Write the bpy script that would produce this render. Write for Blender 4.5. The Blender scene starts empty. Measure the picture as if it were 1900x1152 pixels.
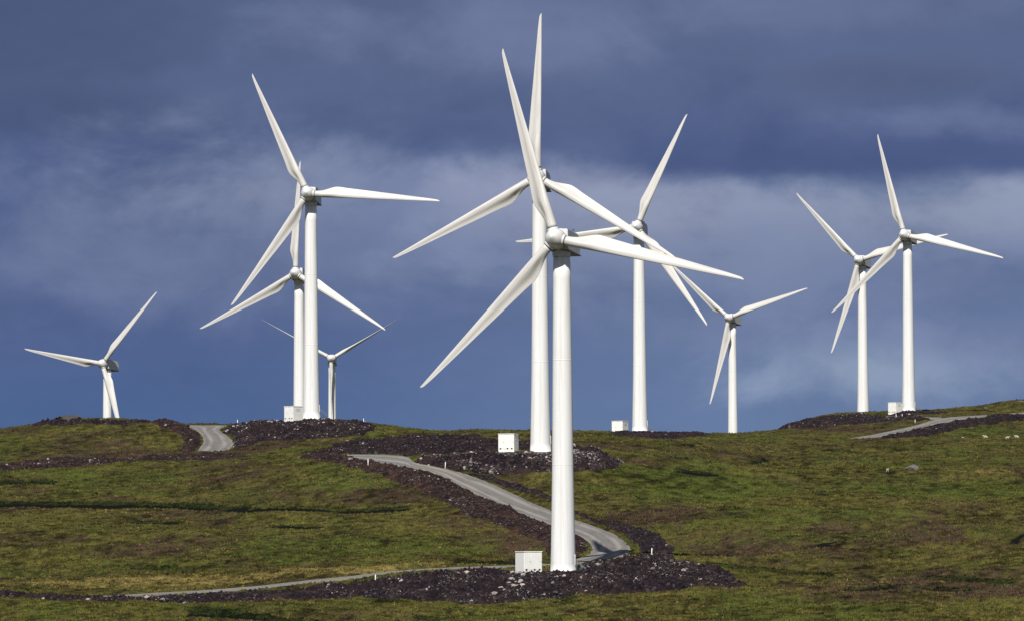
import bpy, bmesh, math, random
import numpy as np
from mathutils import Matrix, Vector

# ------------------------------------------------------------------ camera, world, sun, exposure
SC = bpy.context.scene
F = 10800.0                       # focal length in pixels of the 1900 px wide photograph
PITCH = math.atan(504 / F)
ROLL = math.radians(-0.25)
fw = np.array([0, math.cos(PITCH), math.sin(PITCH)])
up0 = np.array([0, -math.sin(PITCH), math.cos(PITCH)])
rt0 = np.array([1.0, 0, 0])
rt = math.cos(ROLL) * rt0 + math.sin(ROLL) * up0
up = math.cos(ROLL) * up0 - math.sin(ROLL) * rt0
cam_d = bpy.data.cameras.new("camera")
cam_d.sensor_width = 36.0
cam_d.lens = 36.0 * F / 1900.0
cam_d.clip_start = 1.0
cam_d.clip_end = 60000.0
cam = bpy.data.objects.new("camera", cam_d)
SC.collection.objects.link(cam)
cam.matrix_world = Matrix(((rt[0], up[0], -fw[0], 0), (rt[1], up[1], -fw[1], 0), (rt[2], up[2], -fw[2], 0), (0, 0, 0, 1)))
SC.camera = cam
SUN_AZ = math.radians(12)         # left of straight behind the camera
SUN_EL = math.radians(47)
sdir = Vector((-math.sin(SUN_AZ) * math.cos(SUN_EL), -math.cos(SUN_AZ) * math.cos(SUN_EL), math.sin(SUN_EL)))
sun_d = bpy.data.lights.new("sun", 'SUN')
sun_d.energy = 5.0
sun_d.angle = math.radians(0.5)
sun_d.color = (1.0, 0.955, 0.88)
sun = bpy.data.objects.new("sun", sun_d)
SC.collection.objects.link(sun)
sun.rotation_euler = sdir.to_track_quat('Z', 'Y').to_euler()
SC.view_settings.view_transform = 'Standard'
SC.view_settings.look = 'None'
SC.view_settings.exposure = 0.1
SC.view_settings.gamma = 1.0
SC.view_settings.use_curve_mapping = False


def srgb(r, g, b):
    f = lambda c: ((c / 255 + 0.055) / 1.055) ** 2.4 if c / 255 > 0.04045 else c / 255 / 12.92
    k = 2 ** -0.1
    return (f(r) * k, f(g) * k, f(b) * k, 1.0)


class NB:
    """small node-graph helper"""
    def __init__(s, nt):
        s.nt = nt
    def node(s, t, **kw):
        n = s.nt.nodes.new(t)
        for k, v in kw.items():
            setattr(n, k, v)
        return n
    def put(s, sock, v):
        if isinstance(v, bpy.types.NodeSocket):
            s.nt.links.new(v, sock)
        else:
            sock.default_value = v
    def math(s, op, a, b=None, c=None, clamp=False):
        n = s.node('ShaderNodeMath', operation=op, use_clamp=clamp)
        s.put(n.inputs[0], a)
        if b is not None: s.put(n.inputs[1], b)
        if c is not None: s.put(n.inputs[2], c)
        return n.outputs[0]
    def comb(s, x, y, z=0.0):
        n = s.node('ShaderNodeCombineXYZ')
        s.put(n.inputs[0], x); s.put(n.inputs[1], y); s.put(n.inputs[2], z)
        return n.outputs[0]
    def noise(s, vec, scale, detail=4, rough=0.5, dist=0.0):
        n = s.node('ShaderNodeTexNoise')
        s.put(n.inputs['Vector'], vec)
        n.inputs['Scale'].default_value = scale
        n.inputs['Detail'].default_value = detail
        n.inputs['Roughness'].default_value = rough
        n.inputs['Distortion'].default_value = dist
        return n.outputs['Fac']
    def ss(s, v, a, b, lo=0.0, hi=1.0):
        n = s.node('ShaderNodeMapRange', interpolation_type='SMOOTHSTEP')
        s.put(n.inputs['Value'], v)
        s.put(n.inputs['From Min'], a); s.put(n.inputs['From Max'], b)
        s.put(n.inputs['To Min'], lo); s.put(n.inputs['To Max'], hi)
        return n.outputs['Result']
    def mix(s, f, a, b, mode='MIX'):
        n = s.node('ShaderNodeMix', data_type='RGBA', blend_type=mode)
        s.put(n.inputs[0], f); s.put(n.inputs[6], a); s.put(n.inputs[7], b)
        return n.outputs[2]
    def attr(s, name, vec=False):
        n = s.node('ShaderNodeAttribute', attribute_name=name)
        return n.outputs['Color'] if vec else n.outputs['Fac']


# ---- world: Nishita sky behind a heavy broken storm-cloud layer
world = bpy.data.worlds.new("World")
SC.world = world
world.use_nodes = True
wt = world.node_tree
wt.nodes.clear()
w = NB(wt)
out = w.node('ShaderNodeOutputWorld')
bg = w.node('ShaderNodeBackground')
wt.links.new(bg.outputs[0], out.inputs[0])
sky = w.node('ShaderNodeTexSky', sky_type='NISHITA')
sky.sun_disc = False
sky.sun_elevation = SUN_EL
sky.sun_rotation = math.atan2(sdir.x, sdir.y)
sky.air_density = 1.0
tc = w.node('ShaderNodeTexCoord')
sep = w.node('ShaderNodeSeparateXYZ')
wt.links.new(tc.outputs['Generated'], sep.inputs[0])
az = w.math('ARCTAN2', sep.outputs[0], sep.outputs[1])
el = w.math('ARCSINE', sep.outputs[2])
U = w.math('MULTIPLY', az, F / 1000)                       # about -0.95..0.95 over the photographed part of the sky
V = w.math('MULTIPLY', el, F / 1000)                       # 0.28 at the hill crest .. 1.08 at the top of the picture
uv = w.comb(U, w.math('MULTIPLY', V, 1.9), 0)
big = w.noise(uv, 1.1, 5, 0.55, 0.3)
mid = w.noise(w.comb(U, w.math('MULTIPLY', V, 1.6), 3.7), 3.0, 6, 0.58, 0.25)
fine = w.noise(w.comb(U, w.math('MULTIPLY', V, 1.3), 8.1), 9.0, 5, 0.6)
nb = w.math('SUBTRACT', big, 0.5)
nm = w.math('SUBTRACT', mid, 0.5)
nf = w.math('SUBTRACT', fine, 0.5)
wob = w.math('MULTIPLY_ADD', nm, 0.30, w.math('MULTIPLY', nf, 0.05))
Vw = w.math('ADD', V, wob)
lr = w.ss(U, -0.7, 0.5)
col = w.mix(w.ss(Vw, 0.26, 0.56), w.mix(lr, srgb(76, 101, 145), srgb(104, 125, 163)), w.mix(lr, srgb(83, 99, 141), srgb(100, 117, 155)))
def blob(u0, v0, ru, rv, lo=0.1, hi=1.15, k=0.9):
    du = w.math('DIVIDE', w.math('SUBTRACT', U, u0), ru)
    dv = w.math('DIVIDE', w.math('SUBTRACT', V, v0), rv)
    d = w.math('SQRT', w.math('ADD', w.math('MULTIPLY', du, du), w.math('MULTIPLY', dv, dv)))
    d = w.math('ADD', d, w.math('MULTIPLY', nm, -k * 2.6))
    d = w.math('ADD', d, w.math('MULTIPLY_ADD', nb, -k, w.math('MULTIPLY', nf, -0.5)))
    return w.ss(d, hi, lo)
for (u0, v0, ru, rv, c, s) in [(-0.66, 0.70, 0.50, 0.16, srgb(114, 127, 160), 0.9), (-0.46, 0.71, 0.40, 0.17, srgb(132, 143, 172), 0.95), (-0.12, 0.67, 0.34, 0.10, srgb(120, 132, 166), 0.8),
                               (-0.55, 0.60, 0.7, 0.14, srgb(102, 116, 152), 0.75), (0.26, 0.67, 0.40, 0.13, srgb(152, 160, 185), 0.95), (0.74, 0.67, 0.56, 0.13, srgb(146, 156, 181), 0.95),
                               (0.52, 0.60, 0.6, 0.13, srgb(122, 135, 167), 0.8), (0.15, 0.58, 0.34, 0.12, srgb(116, 129, 162), 0.7), (0.85, 0.56, 0.35, 0.09, srgb(106, 119, 156), 0.6),
                               (0.68, 0.385, 0.36, 0.09, srgb(140, 156, 184), 0.95), (0.50, 0.47, 0.45, 0.07, srgb(114, 128, 163), 0.6), (0.9, 0.44, 0.25, 0.07, srgb(118, 131, 166), 0.5)]:
    f = w.math('MULTIPLY', blob(u0, v0, ru, rv), s)
    col = w.mix(f, col, c)
# dark deck overhead with a flat base: sharp on the right, dissolving on the left
edge = w.math('ADD', w.ss(U, -0.75, 0.15, 0.79, 0.738), w.math('MULTIPLY_ADD', nm, w.ss(U, -0.2, 0.3, 0.20, 0.03), w.math('MULTIPLY', nf, 0.02)))
soft = w.ss(U, -0.5, 0.4, 0.13, 0.032)
deckf = w.ss(w.math('SUBTRACT', V, edge), w.math('MULTIPLY', soft, -0.5), soft)
Vd = w.math('ADD', V, w.math('MULTIPLY_ADD', nm, 0.30, w.math('MULTIPLY', nb, 0.2)))
deck = w.mix(w.ss(Vd, 0.74, 0.95), w.mix(lr, srgb(76, 90, 130), srgb(74, 90, 132)), w.mix(w.ss(U, -0.8, -0.2), srgb(77, 92, 126), srgb(91, 104, 141)))
deck = w.mix(w.math('MULTIPLY', blob(-0.02, 1.04, 0.42, 0.12), 0.75), deck, srgb(114, 125, 159))
deck = w.mix(w.math('MULTIPLY', blob(0.55, 1.06, 0.5, 0.06), 0.45), deck, srgb(108, 119, 152))
deck = w.mix(w.math('MULTIPLY', blob(0.90, 0.85, 0.28, 0.05), 0.65), deck, srgb(108, 121, 158))
deck = w.mix(w.math('MULTIPLY', blob(-0.45, 0.92, 0.35, 0.05), 0.4), deck, srgb(92, 106, 144))
deck = w.mix(w.math('MULTIPLY', blob(-0.85, 0.86, 0.30, 0.06), 0.55), deck, srgb(66, 80, 112))
deck = w.mix(w.math('MULTIPLY', blob(0.70, 0.93, 0.30, 0.05), 0.45), deck, srgb(76, 88, 118))
col = w.mix(w.math('MULTIPLY', deckf, 0.95), col, deck)
wisp = w.noise(w.comb(U, w.math('MULTIPLY', V, 2.6), 5.5), 6.5, 8, 0.62, 0.8)
lum = w.math('ADD', 1.0, w.math('ADD', w.math('MULTIPLY', nm, 0.35), w.math('MULTIPLY_ADD', wisp, 0.12, -0.06)))
col = w.mix(1.0, col, w.comb(lum, lum, lum), 'MULTIPLY')
# above / around: broken cloud over the blue sky
cov = w.ss(w.noise(tc.outputs['Generated'], 2.6, 6, 0.55, 0.4), 0.40, 0.62, 0.35, 0.9)
skyc = w.mix(1.0, sky.outputs[0], (0.07, 0.07, 0.07, 1), 'MULTIPLY')
allsky = w.mix(cov, skyc, srgb(100, 108, 130))
front = w.math('MULTIPLY', w.ss(w.math('ABSOLUTE', az), 0.5, 0.9, 1.0, 0.0), w.ss(el, 0.15, 0.45, 1.0, 0.0))
wt.links.new(w.mix(front, allsky, col), bg.inputs[0])
bg.inputs[1].default_value = 1.0

# ------------------------------------------------------------------ object helpers
random.seed(7)
rng = np.random.default_rng(7)
COL = SC.collection


def mesh_obj(name, verts, faces, mat, parent=None, smooth=True):
    me = bpy.data.meshes.new(name)
    me.from_pydata([tuple(map(float, v)) for v in verts], [], [tuple(int(i) for i in f) for f in faces])
    me.update()
    if smooth:
        me.polygons.foreach_set('use_smooth', [True] * len(me.polygons))
    if mat: me.materials.append(mat)
    o = bpy.data.objects.new(name, me)
    COL.objects.link(o)
    if parent: o.parent = parent
    return o


def np_mesh(name, V_, Fq, mat, smooth=True, n=4):
    """fast mesh from numpy arrays (all faces with n corners)"""
    me = bpy.data.meshes.new(name)
    V_ = np.asarray(V_, np.float32); Fq = np.asarray(Fq, np.int32)
    me.vertices.add(len(V_)); me.vertices.foreach_set('co', V_.ravel())
    me.loops.add(Fq.size); me.loops.foreach_set('vertex_index', Fq.ravel())
    me.polygons.add(len(Fq)); me.polygons.foreach_set('loop_start', np.arange(0, Fq.size, n, dtype=np.int32))
    me.polygons.foreach_set('use_smooth', np.full(len(Fq), smooth))
    me.update(calc_edges=True)
    me.validate()
    if mat: me.materials.append(mat)
    o = bpy.data.objects.new(name, me)
    COL.objects.link(o)
    return o


def fattr(o, name, arr, domain='POINT'):
    a = o.data.attributes.new(name, 'FLOAT', domain)
    a.data.foreach_set('value', np.asarray(arr, np.float32).ravel())


def bm_obj(name, bm, mat, parent=None, smooth=False):
    me = bpy.data.meshes.new(name)
    bm.to_mesh(me); bm.free()
    if smooth: me.polygons.foreach_set('use_smooth', [True] * len(me.polygons))
    me.materials.append(mat)
    o = bpy.data.objects.new(name, me)
    COL.objects.link(o)
    if parent: o.parent = parent
    return o


def bevel_box(bm, x0, x1, y0, y1, z0, z1, b=0.04):
    t = bmesh.new()
    bmesh.ops.create_cube(t, size=1)
    for v in t.verts:
        v.co = Vector(((x0 + x1) / 2 + v.co.x * (x1 - x0), (y0 + y1) / 2 + v.co.y * (y1 - y0), (z0 + z1) / 2 + v.co.z * (z1 - z0)))
    if b > 0: bmesh.ops.bevel(t, geom=list(t.edges), offset=b, segments=2, affect='EDGES')
    me = bpy.data.meshes.new('tmp'); t.to_mesh(me); t.free()
    bm.from_mesh(me); bpy.data.meshes.remove(me)


def tag(o, label=None, cat=None, group=None, kind=None):
    if label: o['label'] = label
    if cat: o['category'] = cat
    if group: o['group'] = group
    if kind: o['kind'] = kind
    return o


def empty(name, loc, rz=0.0):
    o = bpy.data.objects.new(name, None)
    COL.objects.link(o)
    o.location = loc; o.rotation_euler = (0, 0, rz)
    return o


def new_mat(name):
    m = bpy.data.materials.new(name)
    m.use_nodes = True
    n = NB(m.node_tree)
    b = m.node_tree.nodes['Principled BSDF']
    return m, n, b


def simple_mat(name, color, rough=0.5, metal=0.0, var=0.06, scale=1.5, bump=0.0):
    m, n, b = new_mat(name)
    t = n.node('ShaderNodeTexCoord').outputs['Object']
    f = n.noise(t, scale, 5, 0.6)
    dark = tuple(c * (1 - var * 2) for c in color[:3]) + (1,)
    lite = tuple(min(1, c * (1 + var)) for c in color[:3]) + (1,)
    n.put(b.inputs['Base Color'], n.mix(n.ss(f, 0.3, 0.7), dark, lite))
    b.inputs['Roughness'].default_value = rough
    b.inputs['Metallic'].default_value = metal
    if bump:
        bn = n.node('ShaderNodeBump'); bn.inputs['Strength'].default_value = bump
        n.put(bn.inputs['Height'], n.noise(t, scale * 6, 4, 0.6)); n.put(b.inputs['Normal'], bn.outputs[0])
    return m


# turbine paint: white with faint weather streaks and dirt
def paint(name, base, streak):
    m, n, b = new_mat(name)
    t = n.node('ShaderNodeTexCoord').outputs['Object']
    mp = n.node('ShaderNodeMapping'); n.put(mp.inputs[0], t)
    mp.inputs['Scale'].default_value = streak
    f = n.noise(mp.outputs[0], 1.0, 6, 0.6)
    g = n.noise(t, 0.35, 4, 0.6)
    c = n.mix(n.ss(f, 0.42, 0.78), base, tuple(x * y for x, y in zip(base[:3], (0.80, 0.79, 0.76))) + (1,))
    c = n.mix(n.ss(g, 0.5, 0.8, 0.0, 0.4), c, tuple(x * y for x, y in zip(base[:3], (0.9, 0.9, 0.89))) + (1,))
    n.put(b.inputs['Base Color'], c)
    b.inputs['Roughness'].default_value = 0.42
    return m


M_TOWER = paint('white tower paint', (0.80, 0.805, 0.81, 1), (1.6, 1.6, 0.06))
M_BLADE = paint('white blade gelcoat', (0.60, 0.592, 0.575, 1), (2.5, 2.5, 0.12))
M_NAC = paint('nacelle paint', (0.62, 0.63, 0.64, 1), (1.2, 1.2, 0.5))
M_HUB = paint('hub paint', (0.66, 0.665, 0.67, 1), (1.5, 1.5, 0.5))
M_KIOSK = simple_mat('kiosk paint', (0.84, 0.84, 0.81), 0.5, var=0.03, scale=0.6)
M_DARK = simple_mat('dark rubber', (0.03, 0.03, 0.035), 0.7)
M_GREY = simple_mat('grey metal', (0.22, 0.23, 0.24), 0.45, 0.6)
M_SEAM = simple_mat('seam grey paint', (0.76, 0.76, 0.76), 0.5)
M_POST = simple_mat('white post plastic', (0.75, 0.75, 0.72), 0.6)
M_CONC = simple_mat('pale concrete', (0.55, 0.54, 0.50), 0.85, bump=0.3)
M_WOOL = simple_mat('sheep wool', (0.40, 0.36, 0.29), 0.95, var=0.15, scale=6, bump=0.6)

# ------------------------------------------------------------------ the lie of the land
def ray(x, y):
    x = np.asarray(x, float); y = np.asarray(y, float)
    dx = fw[0] + rt[0] * (x - 950) / F - up[0] * (y - 576) / F
    dy = fw[1] + rt[1] * (x - 950) / F - up[1] * (y - 576) / F
    dz = fw[2] + rt[2] * (x - 950) / F - up[2] * (y - 576) / F
    return dx / dy, dz / dy


XS = np.array([-400, 0, 100, 200, 300, 400, 500, 576, 660, 760, 880, 1000, 1190, 1300, 1360, 1450, 1530, 1610, 1690, 1800, 1900, 2300], float)
ROWS = [  # distance, {x: image height of the ground there}
 (1050, {-400: 1182, 0: 1180, 1000: 1186, 1900: 1176, 2300: 1176}),
 (1120, {-400: 1142, 0: 1138, 600: 1128, 1000: 1126, 1300: 1116, 1900: 1104, 2300: 1100}),
 (1186, {-400: 1108, 0: 1103, 300: 1096, 576: 1078, 760: 1066, 1000: 1060, 1190: 1058, 1450: 1058, 1900: 1038, 2300: 1030}),
 (1215, {-400: 1090, 0: 1086, 300: 1078, 576: 1060, 880: 1046, 1000: 1046, 1190: 1042, 1450: 1036, 1900: 1020, 2300: 1010}),
 (1320, {-400: 1030, 0: 1016, 300: 1006, 576: 996, 880: 980, 1000: 976, 1190: 968, 1450: 960, 1900: 958, 2300: 950}),
 (1420, {-400: 960, 0: 944, 300: 940, 576: 916, 760: 898, 1000: 890, 1190: 896, 1450: 908, 1900: 905, 2300: 900}),
 (1449, {-400: 930, 0: 922, 300: 918, 576: 888, 660: 872, 760: 852, 880: 836, 1000: 834, 1190: 856, 1300: 874, 1450: 890, 1900: 890, 2300: 885}),
 (1510, {-400: 905, 0: 896, 300: 890, 500: 862, 576: 856, 760: 830, 1000: 822, 1190: 836, 1450: 872, 1900: 872, 2300: 866}),
 (1640, {-400: 880, 0: 866, 300: 853, 500: 840, 660: 830, 760: 820, 1000: 814, 1190: 824, 1450: 848, 1900: 850, 2300: 846}),
 (1710, {-400: 860, 0: 845, 200: 838, 300: 834, 400: 834, 500: 820, 576: 816, 660: 815, 760: 812, 1000: 810, 1190: 819, 1450: 836, 1900: 842, 2300: 838}),
 (1766, {-400: 840, 0: 825, 200: 808, 300: 806, 400: 806, 500: 784, 576: 778, 660: 781, 760: 799, 1000: 806, 1190: 815, 1450: 828, 1900: 834, 2300: 832}),
 (1850, {-400: 825, 0: 798, 100: 785, 200: 783, 300: 786, 400: 790, 500: 788, 576: 786, 660: 788, 760: 797, 1000: 802, 1190: 808, 1450: 820, 1900: 828, 2300: 826}),
 (1940, {-400: 835, 0: 806, 100: 800, 200: 800, 400: 806, 576: 812, 760: 806, 1000: 800, 1190: 802, 1300: 808, 1450: 813, 1610: 817, 1900: 821, 2300: 820}),
 (2120, {-400: 870, 0: 850, 200: 850, 400: 853, 576: 858, 760: 840, 1000: 822, 1190: 812, 1300: 806, 1360: 805, 1450: 802, 1530: 800, 1610: 797, 1690: 793, 1800: 797, 1900: 802, 2300: 800}),
 (2246, {-400: 900, 0: 885, 400: 888, 760: 870, 1000: 846, 1190: 830, 1300: 820, 1360: 813, 1450: 798, 1530: 785, 1610: 777, 1690: 765, 1800: 770, 1900: 774, 2300: 770}),
 (2430, {-400: 950, 0: 935, 400: 930, 760: 900, 1000: 870, 1190: 850, 1300: 836, 1360: 826, 1450: 800, 1530: 773, 1610: 769, 1690: 768, 1800: 757, 1900: 744, 2300: 720}),
 (2600, {-400: 985, 0: 968, 200: 962, 576: 930, 1000: 890, 1190: 868, 1360: 850, 1450: 820, 1610: 790, 1800: 770, 1900: 757, 2300: 735}),
 (2930, {-400: 1010, 0: 985, 576: 918, 1000: 900, 1360: 870, 1610: 830, 1900: 800, 2300: 790}),
 (4000, {-400: 1040, 1000: 1000, 2300: 960}),
 (9000, {-400: 1078, 1000: 1074, 2300: 1070}),
 (60000, {-400: 1079, 1000: 1079, 2300: 1079}),
]
DR = np.array([r[0] for r in ROWS], float)


def pchip_slopes(x, y):
    h = np.diff(x); d = np.diff(y, axis=-1) / h
    m = np.zeros_like(y)
    w1 = 2 * h[1:] + h[:-1]; w2 = h[1:] + 2 * h[:-1]
    prod = d[..., :-1] * d[..., 1:]
    with np.errstate(divide='ignore', invalid='ignore'):
        hm = (w1 + w2) / (w1 / d[..., :-1] + w2 / d[..., 1:])
    m[..., 1:-1] = np.where(prod > 0, hm, 0)
    m[..., 0] = d[..., 0]; m[..., -1] = d[..., -1]
    return m


def pchip_eval(x, y, q):
    m = pchip_slopes(x, y)
    i = np.clip(np.searchsorted(x, q) - 1, 0, len(x) - 2)
    h = x[i + 1] - x[i]; t = (q - x[i]) / h
    return ((1 + 2 * t) * (1 - t) ** 2) * y[..., i] + t * (1 - t) ** 2 * h * m[..., i] + t * t * (3 - 2 * t) * y[..., i + 1] + t * t * (t - 1) * h * m[..., i + 1]


AG = np.arange(-400, 2301, 10.0)          # azimuth columns
DG = np.concatenate([np.arange(0, 1000, 20.0), np.arange(1000, 3000, 2.0), np.geomspace(3000, 60000, 60)])
rowv = []
for D, dd in ROWS:
    xk = np.array(sorted(dd)); yk = np.array([dd[k] for k in xk], float)
    yy = pchip_eval(xk.astype(float), yk, AG)
    rowv.append((1080 - yy) / F * D - (AG - 950) / F * 0.00436 * D)
ZR = np.array(rowv)                       # heights, rows x azimuth
k = np.array([1, 2, 3, 4, 3, 2, 1.0]); k /= k.sum()
ZR = np.array([np.convolve(np.pad(r, 3, mode='edge'), k, mode='valid') for r in ZR])
near = np.array([0, 60, 300, 700, 960.0])
zn = np.array([-1.7, -3.0, -16, -24, -17.0])
DRall = np.concatenate([near, DR])
ZR = np.concatenate([np.repeat(zn[:, None], len(AG), 1), ZR], 0)
ZT = pchip_eval(DRall, ZR.T.copy(), DG)  # azimuth x distance table


def base_z(X, Y):
    X = np.asarray(X, float); Y = np.asarray(Y, float)
    r = np.hypot(X, Y) + 1e-9
    c = Y / r
    a = np.where(c > 0.5, 950 + F * X / np.where(np.abs(Y) < 1e-6, 1e-6, Y), np.where(X > 0, 2300, -400))
    a = np.clip(a, -400, 2299.9)
    D = np.clip(r * np.maximum(c, 0.99), 0, 59999)
    ia = (a + 400) / 10; i0 = ia.astype(int); fa = ia - i0
    j = np.clip(np.searchsorted(DG, D, side='right') - 1, 0, len(DG) - 2)
    fd = (D - DG[j]) / (DG[j + 1] - DG[j])
    z = (ZT[i0, j] * (1 - fa) + ZT[i0 + 1, j] * fa) * (1 - fd) + (ZT[i0, j + 1] * (1 - fa) + ZT[i0 + 1, j + 1] * fa) * fd
    side = np.clip((0.94 - c) / 0.5, 0, 1)
    return z * (1 - 0.75 * side * side * (3 - 2 * side))


def hit(x, y, off=0.0):
    """the nearest point of the ground seen at a pixel of the photograph -> X, Y, Z"""
    sx, sz = ray(x, y)
    D = np.arange(1040, 2600, 1.0)
    z = base_z(sx * D, D)
    e = z / D - sz
    i = np.nonzero(e >= 0)[0]
    i = i[0] if len(i) else int(np.argmax(e))
    d = D[i]
    if 0 < i and e[i] > 0 > e[i - 1]:
        d = D[i - 1] + e[i - 1] / (e[i - 1] - e[i])
    X = float(sx * d)
    return X, float(d), float(base_z(X, d)) + off


def vnoise(X, Y, s, seed=0):
    x = X / s; y = Y / s
    xi = np.floor(x).astype(np.int64); yi = np.floor(y).astype(np.int64)
    fx = x - xi; fy = y - yi
    fx = fx * fx * (3 - 2 * fx); fy = fy * fy * (3 - 2 * fy)
    def h(i, j):
        n = (i * 374761393 + j * 668265263 + seed * 974634777) & 0xffffffff
        n = ((n ^ (n >> 13)) * 1274126177) & 0xffffffff
        return ((n ^ (n >> 16)) & 0xffff) / 65535.0
    return (h(xi, yi) * (1 - fx) + h(xi + 1, yi) * fx) * (1 - fy) + (h(xi, yi + 1) * (1 - fx) + h(xi + 1, yi + 1) * fx) * fy - 0.5


def cell(X, Y, s, seed=0):
    """distance to the nearest jittered cell point (lumps), and a random value of that cell"""
    x = X / s; y = Y / s
    xi = np.floor(x).astype(np.int64); yi = np.floor(y).astype(np.int64)
    best = np.full(X.shape, 9.0); val = np.zeros(X.shape)
    def h(i, j, q):
        n = (i * 374761393 + j * 668265263 + (seed + q) * 974634777) & 0xffffffff
        n = ((n ^ (n >> 13)) * 1274126177) & 0xffffffff
        return ((n ^ (n >> 16)) & 0xffff) / 65535.0
    for di in (-1, 0, 1):
        for dj in (-1, 0, 1):
            i = xi + di; j = yi + dj
            d = np.hypot(i + h(i, j, 1) - x, j + h(i, j, 2) - y)
            m = d < best
            best = np.where(m, d, best); val = np.where(m, h(i, j, 3), val)
    return best, val


def smooth01(t):
    t = np.clip(t, 0, 1)
    return t * t * (3 - 2 * t)


def dens(poly, step=1.0, closed=True):
    P = [np.array(p, float) for p in poly]
    if closed: P = P + [P[0]]
    o = []
    for a, b in zip(P[:-1], P[1:]):
        n = max(1, int(np.hypot(*(b - a)[:2]) / step))
        for t in range(n): o.append(a + (b - a) * t / n)
    if not closed: o.append(P[-1])
    return np.array(o)


def inside(poly, X, Y):
    c = np.zeros(X.shape, bool)
    n = len(poly)
    for i in range(n):
        x1, y1 = poly[i][:2]; x2, y2 = poly[(i + 1) % n][:2]
        if y1 == y2: continue
        m = ((y1 > Y) != (y2 > Y)) & (X < (x2 - x1) * (Y - y1) / (y2 - y1) + x1)
        c ^= m
    return c


def sdist(poly, X, Y, margin=6.0, step=1.0):
    """signed distance to a polygon's edge, positive inside; far outside = -margin"""
    P = np.array([p[:2] for p in poly])
    r = np.full(X.shape, -margin)
    m = (X > P[:, 0].min() - margin) & (X < P[:, 0].max() + margin) & (Y > P[:, 1].min() - margin) & (Y < P[:, 1].max() + margin)
    idx = np.nonzero(m.ravel())[0]
    if not len(idx): return r
    x = X.ravel()[idx]; y = Y.ravel()[idx]
    Q = dens(P, step)
    d = np.full(len(idx), 1e9)
    for s in range(0, len(Q), 64):
        q = Q[s:s + 64]
        for c in range(0, len(idx), 200000):
            dd = np.min((x[c:c + 200000, None] - q[None, :, 0]) ** 2 + (y[c:c + 200000, None] - q[None, :, 1]) ** 2, 1)
            d[c:c + 200000] = np.minimum(d[c:c + 200000], dd)
    d = np.sqrt(d)
    ins = inside(P, x, y)
    v = np.where(ins, d, -np.minimum(d, margin))
    rr = r.ravel(); rr[idx] = v
    return rr.reshape(X.shape)


# ------------------------------------------------------------------ roads, as pairs of points on their two edges
ROADS = {
 'upper': [((622, 843), (626, 845)), ((660, 842.5), (655, 850)), ((710, 842.5), (700, 857)), ((755, 846), (740, 864)), ((768, 856), (768, 868)), ((800, 863), (795, 873)),
       ((838, 871), (830, 887)), ((872, 880), (862, 905)), ((910, 894), (898, 924)), ((958, 917), (945, 945)), ((1010, 940), (995, 963)),
       ((1060, 960), (1040, 980)), ((1108, 976), (1073, 993)), ((1146, 993), (1090, 1003)), ((1168, 1012), (1098, 1014)), ((1163, 1028), (1094, 1025)), ((1140, 1036), (1075, 1033)), ((1095, 1040.5), (1058, 1039.5))],
 'lower': [((1106, 1041), (1106, 1050)), ((1062, 1042.5), (1062, 1051)), ((1000, 1046), (1000, 1050.32)), ((940, 1048.5), (940, 1052.46)), ((860, 1051), (860, 1055.32)), ((780, 1055), (780, 1060.04)),
       ((700, 1062), (700, 1067.04)), ((640, 1069), (640, 1074.76)), ((560, 1077), (560, 1082.04)), ((480, 1086), (480, 1091.04)), ((380, 1094), (380, 1098.32)),
       ((290, 1099), (290, 1103.32)), ((170, 1106), (170, 1109.6)), ((60, 1109), (60, 1111.88)), ((-120, 1111), (-120, 1114.6))],
 'crest': [((288, 787.5), (288, 789.5)), ((330, 788), (328, 790.5)), ((420, 788.5), (355, 794)), ((408, 795), (368, 800)), ((414, 802), (375, 808)), ((428, 812), (377, 818)), ((433, 822), (371, 828)), ((424, 833), (362, 838)), ((400, 843), (352, 845))],
 'ridge': [((1570, 813), (1590, 813)), ((1640, 801), (1672, 805)), ((1695, 789), (1722, 793)), ((1725, 780), (1758, 784)), ((1752, 774.5), (1798, 777)), ((1785, 772), (1822, 773.5)), ((1830, 769.5), (1858, 770.5)), ((1868, 767), (1890, 767.8)), ((1900, 764.5), (1930, 765.2))],
 'spur': [((1745, 774), (1752, 778)), ((1700, 773), (1690, 776)), ((1650, 772), (1645, 775.5)), ((1614, 770), (1612, 773))],
}
road_pairs, ROADPOLY = {}, {}
for nme, pr in ROADS.items():
    L, R_ = [], []
    for a, b in pr:
        L.append(hit(*a)); R_.append(hit(*b))
    # smooth Catmull-Rom resample of both edges
    def cr(P, n=8):
        P = np.array(P); Q = np.vstack([2 * P[0] - P[1], P, 2 * P[-1] - P[-2]]); o = []
        for i in range(1, len(Q) - 2):
            for t in np.arange(n) / n:
                p0, p1, p2, p3 = Q[i - 1], Q[i], Q[i + 1], Q[i + 2]
                o.append(0.5 * ((2 * p1) + (-p0 + p2) * t + (2 * p0 - 5 * p1 + 4 * p2 - p3) * t * t + (-p0 + 3 * p1 - 3 * p2 + p3) * t ** 3))
        o.append(P[-1]); return np.array(o)
    L, R_ = cr(L), cr(R_)
    road_pairs[nme] = (L, R_)
    ROADPOLY[nme] = np.vstack([L, R_[::-1]])


def road_sd(X, Y):
    r = np.full(X.shape, -6.0)
    for p in ROADPOLY.values():
        r = np.maximum(r, sdist(p, X, Y))
    return r


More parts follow.
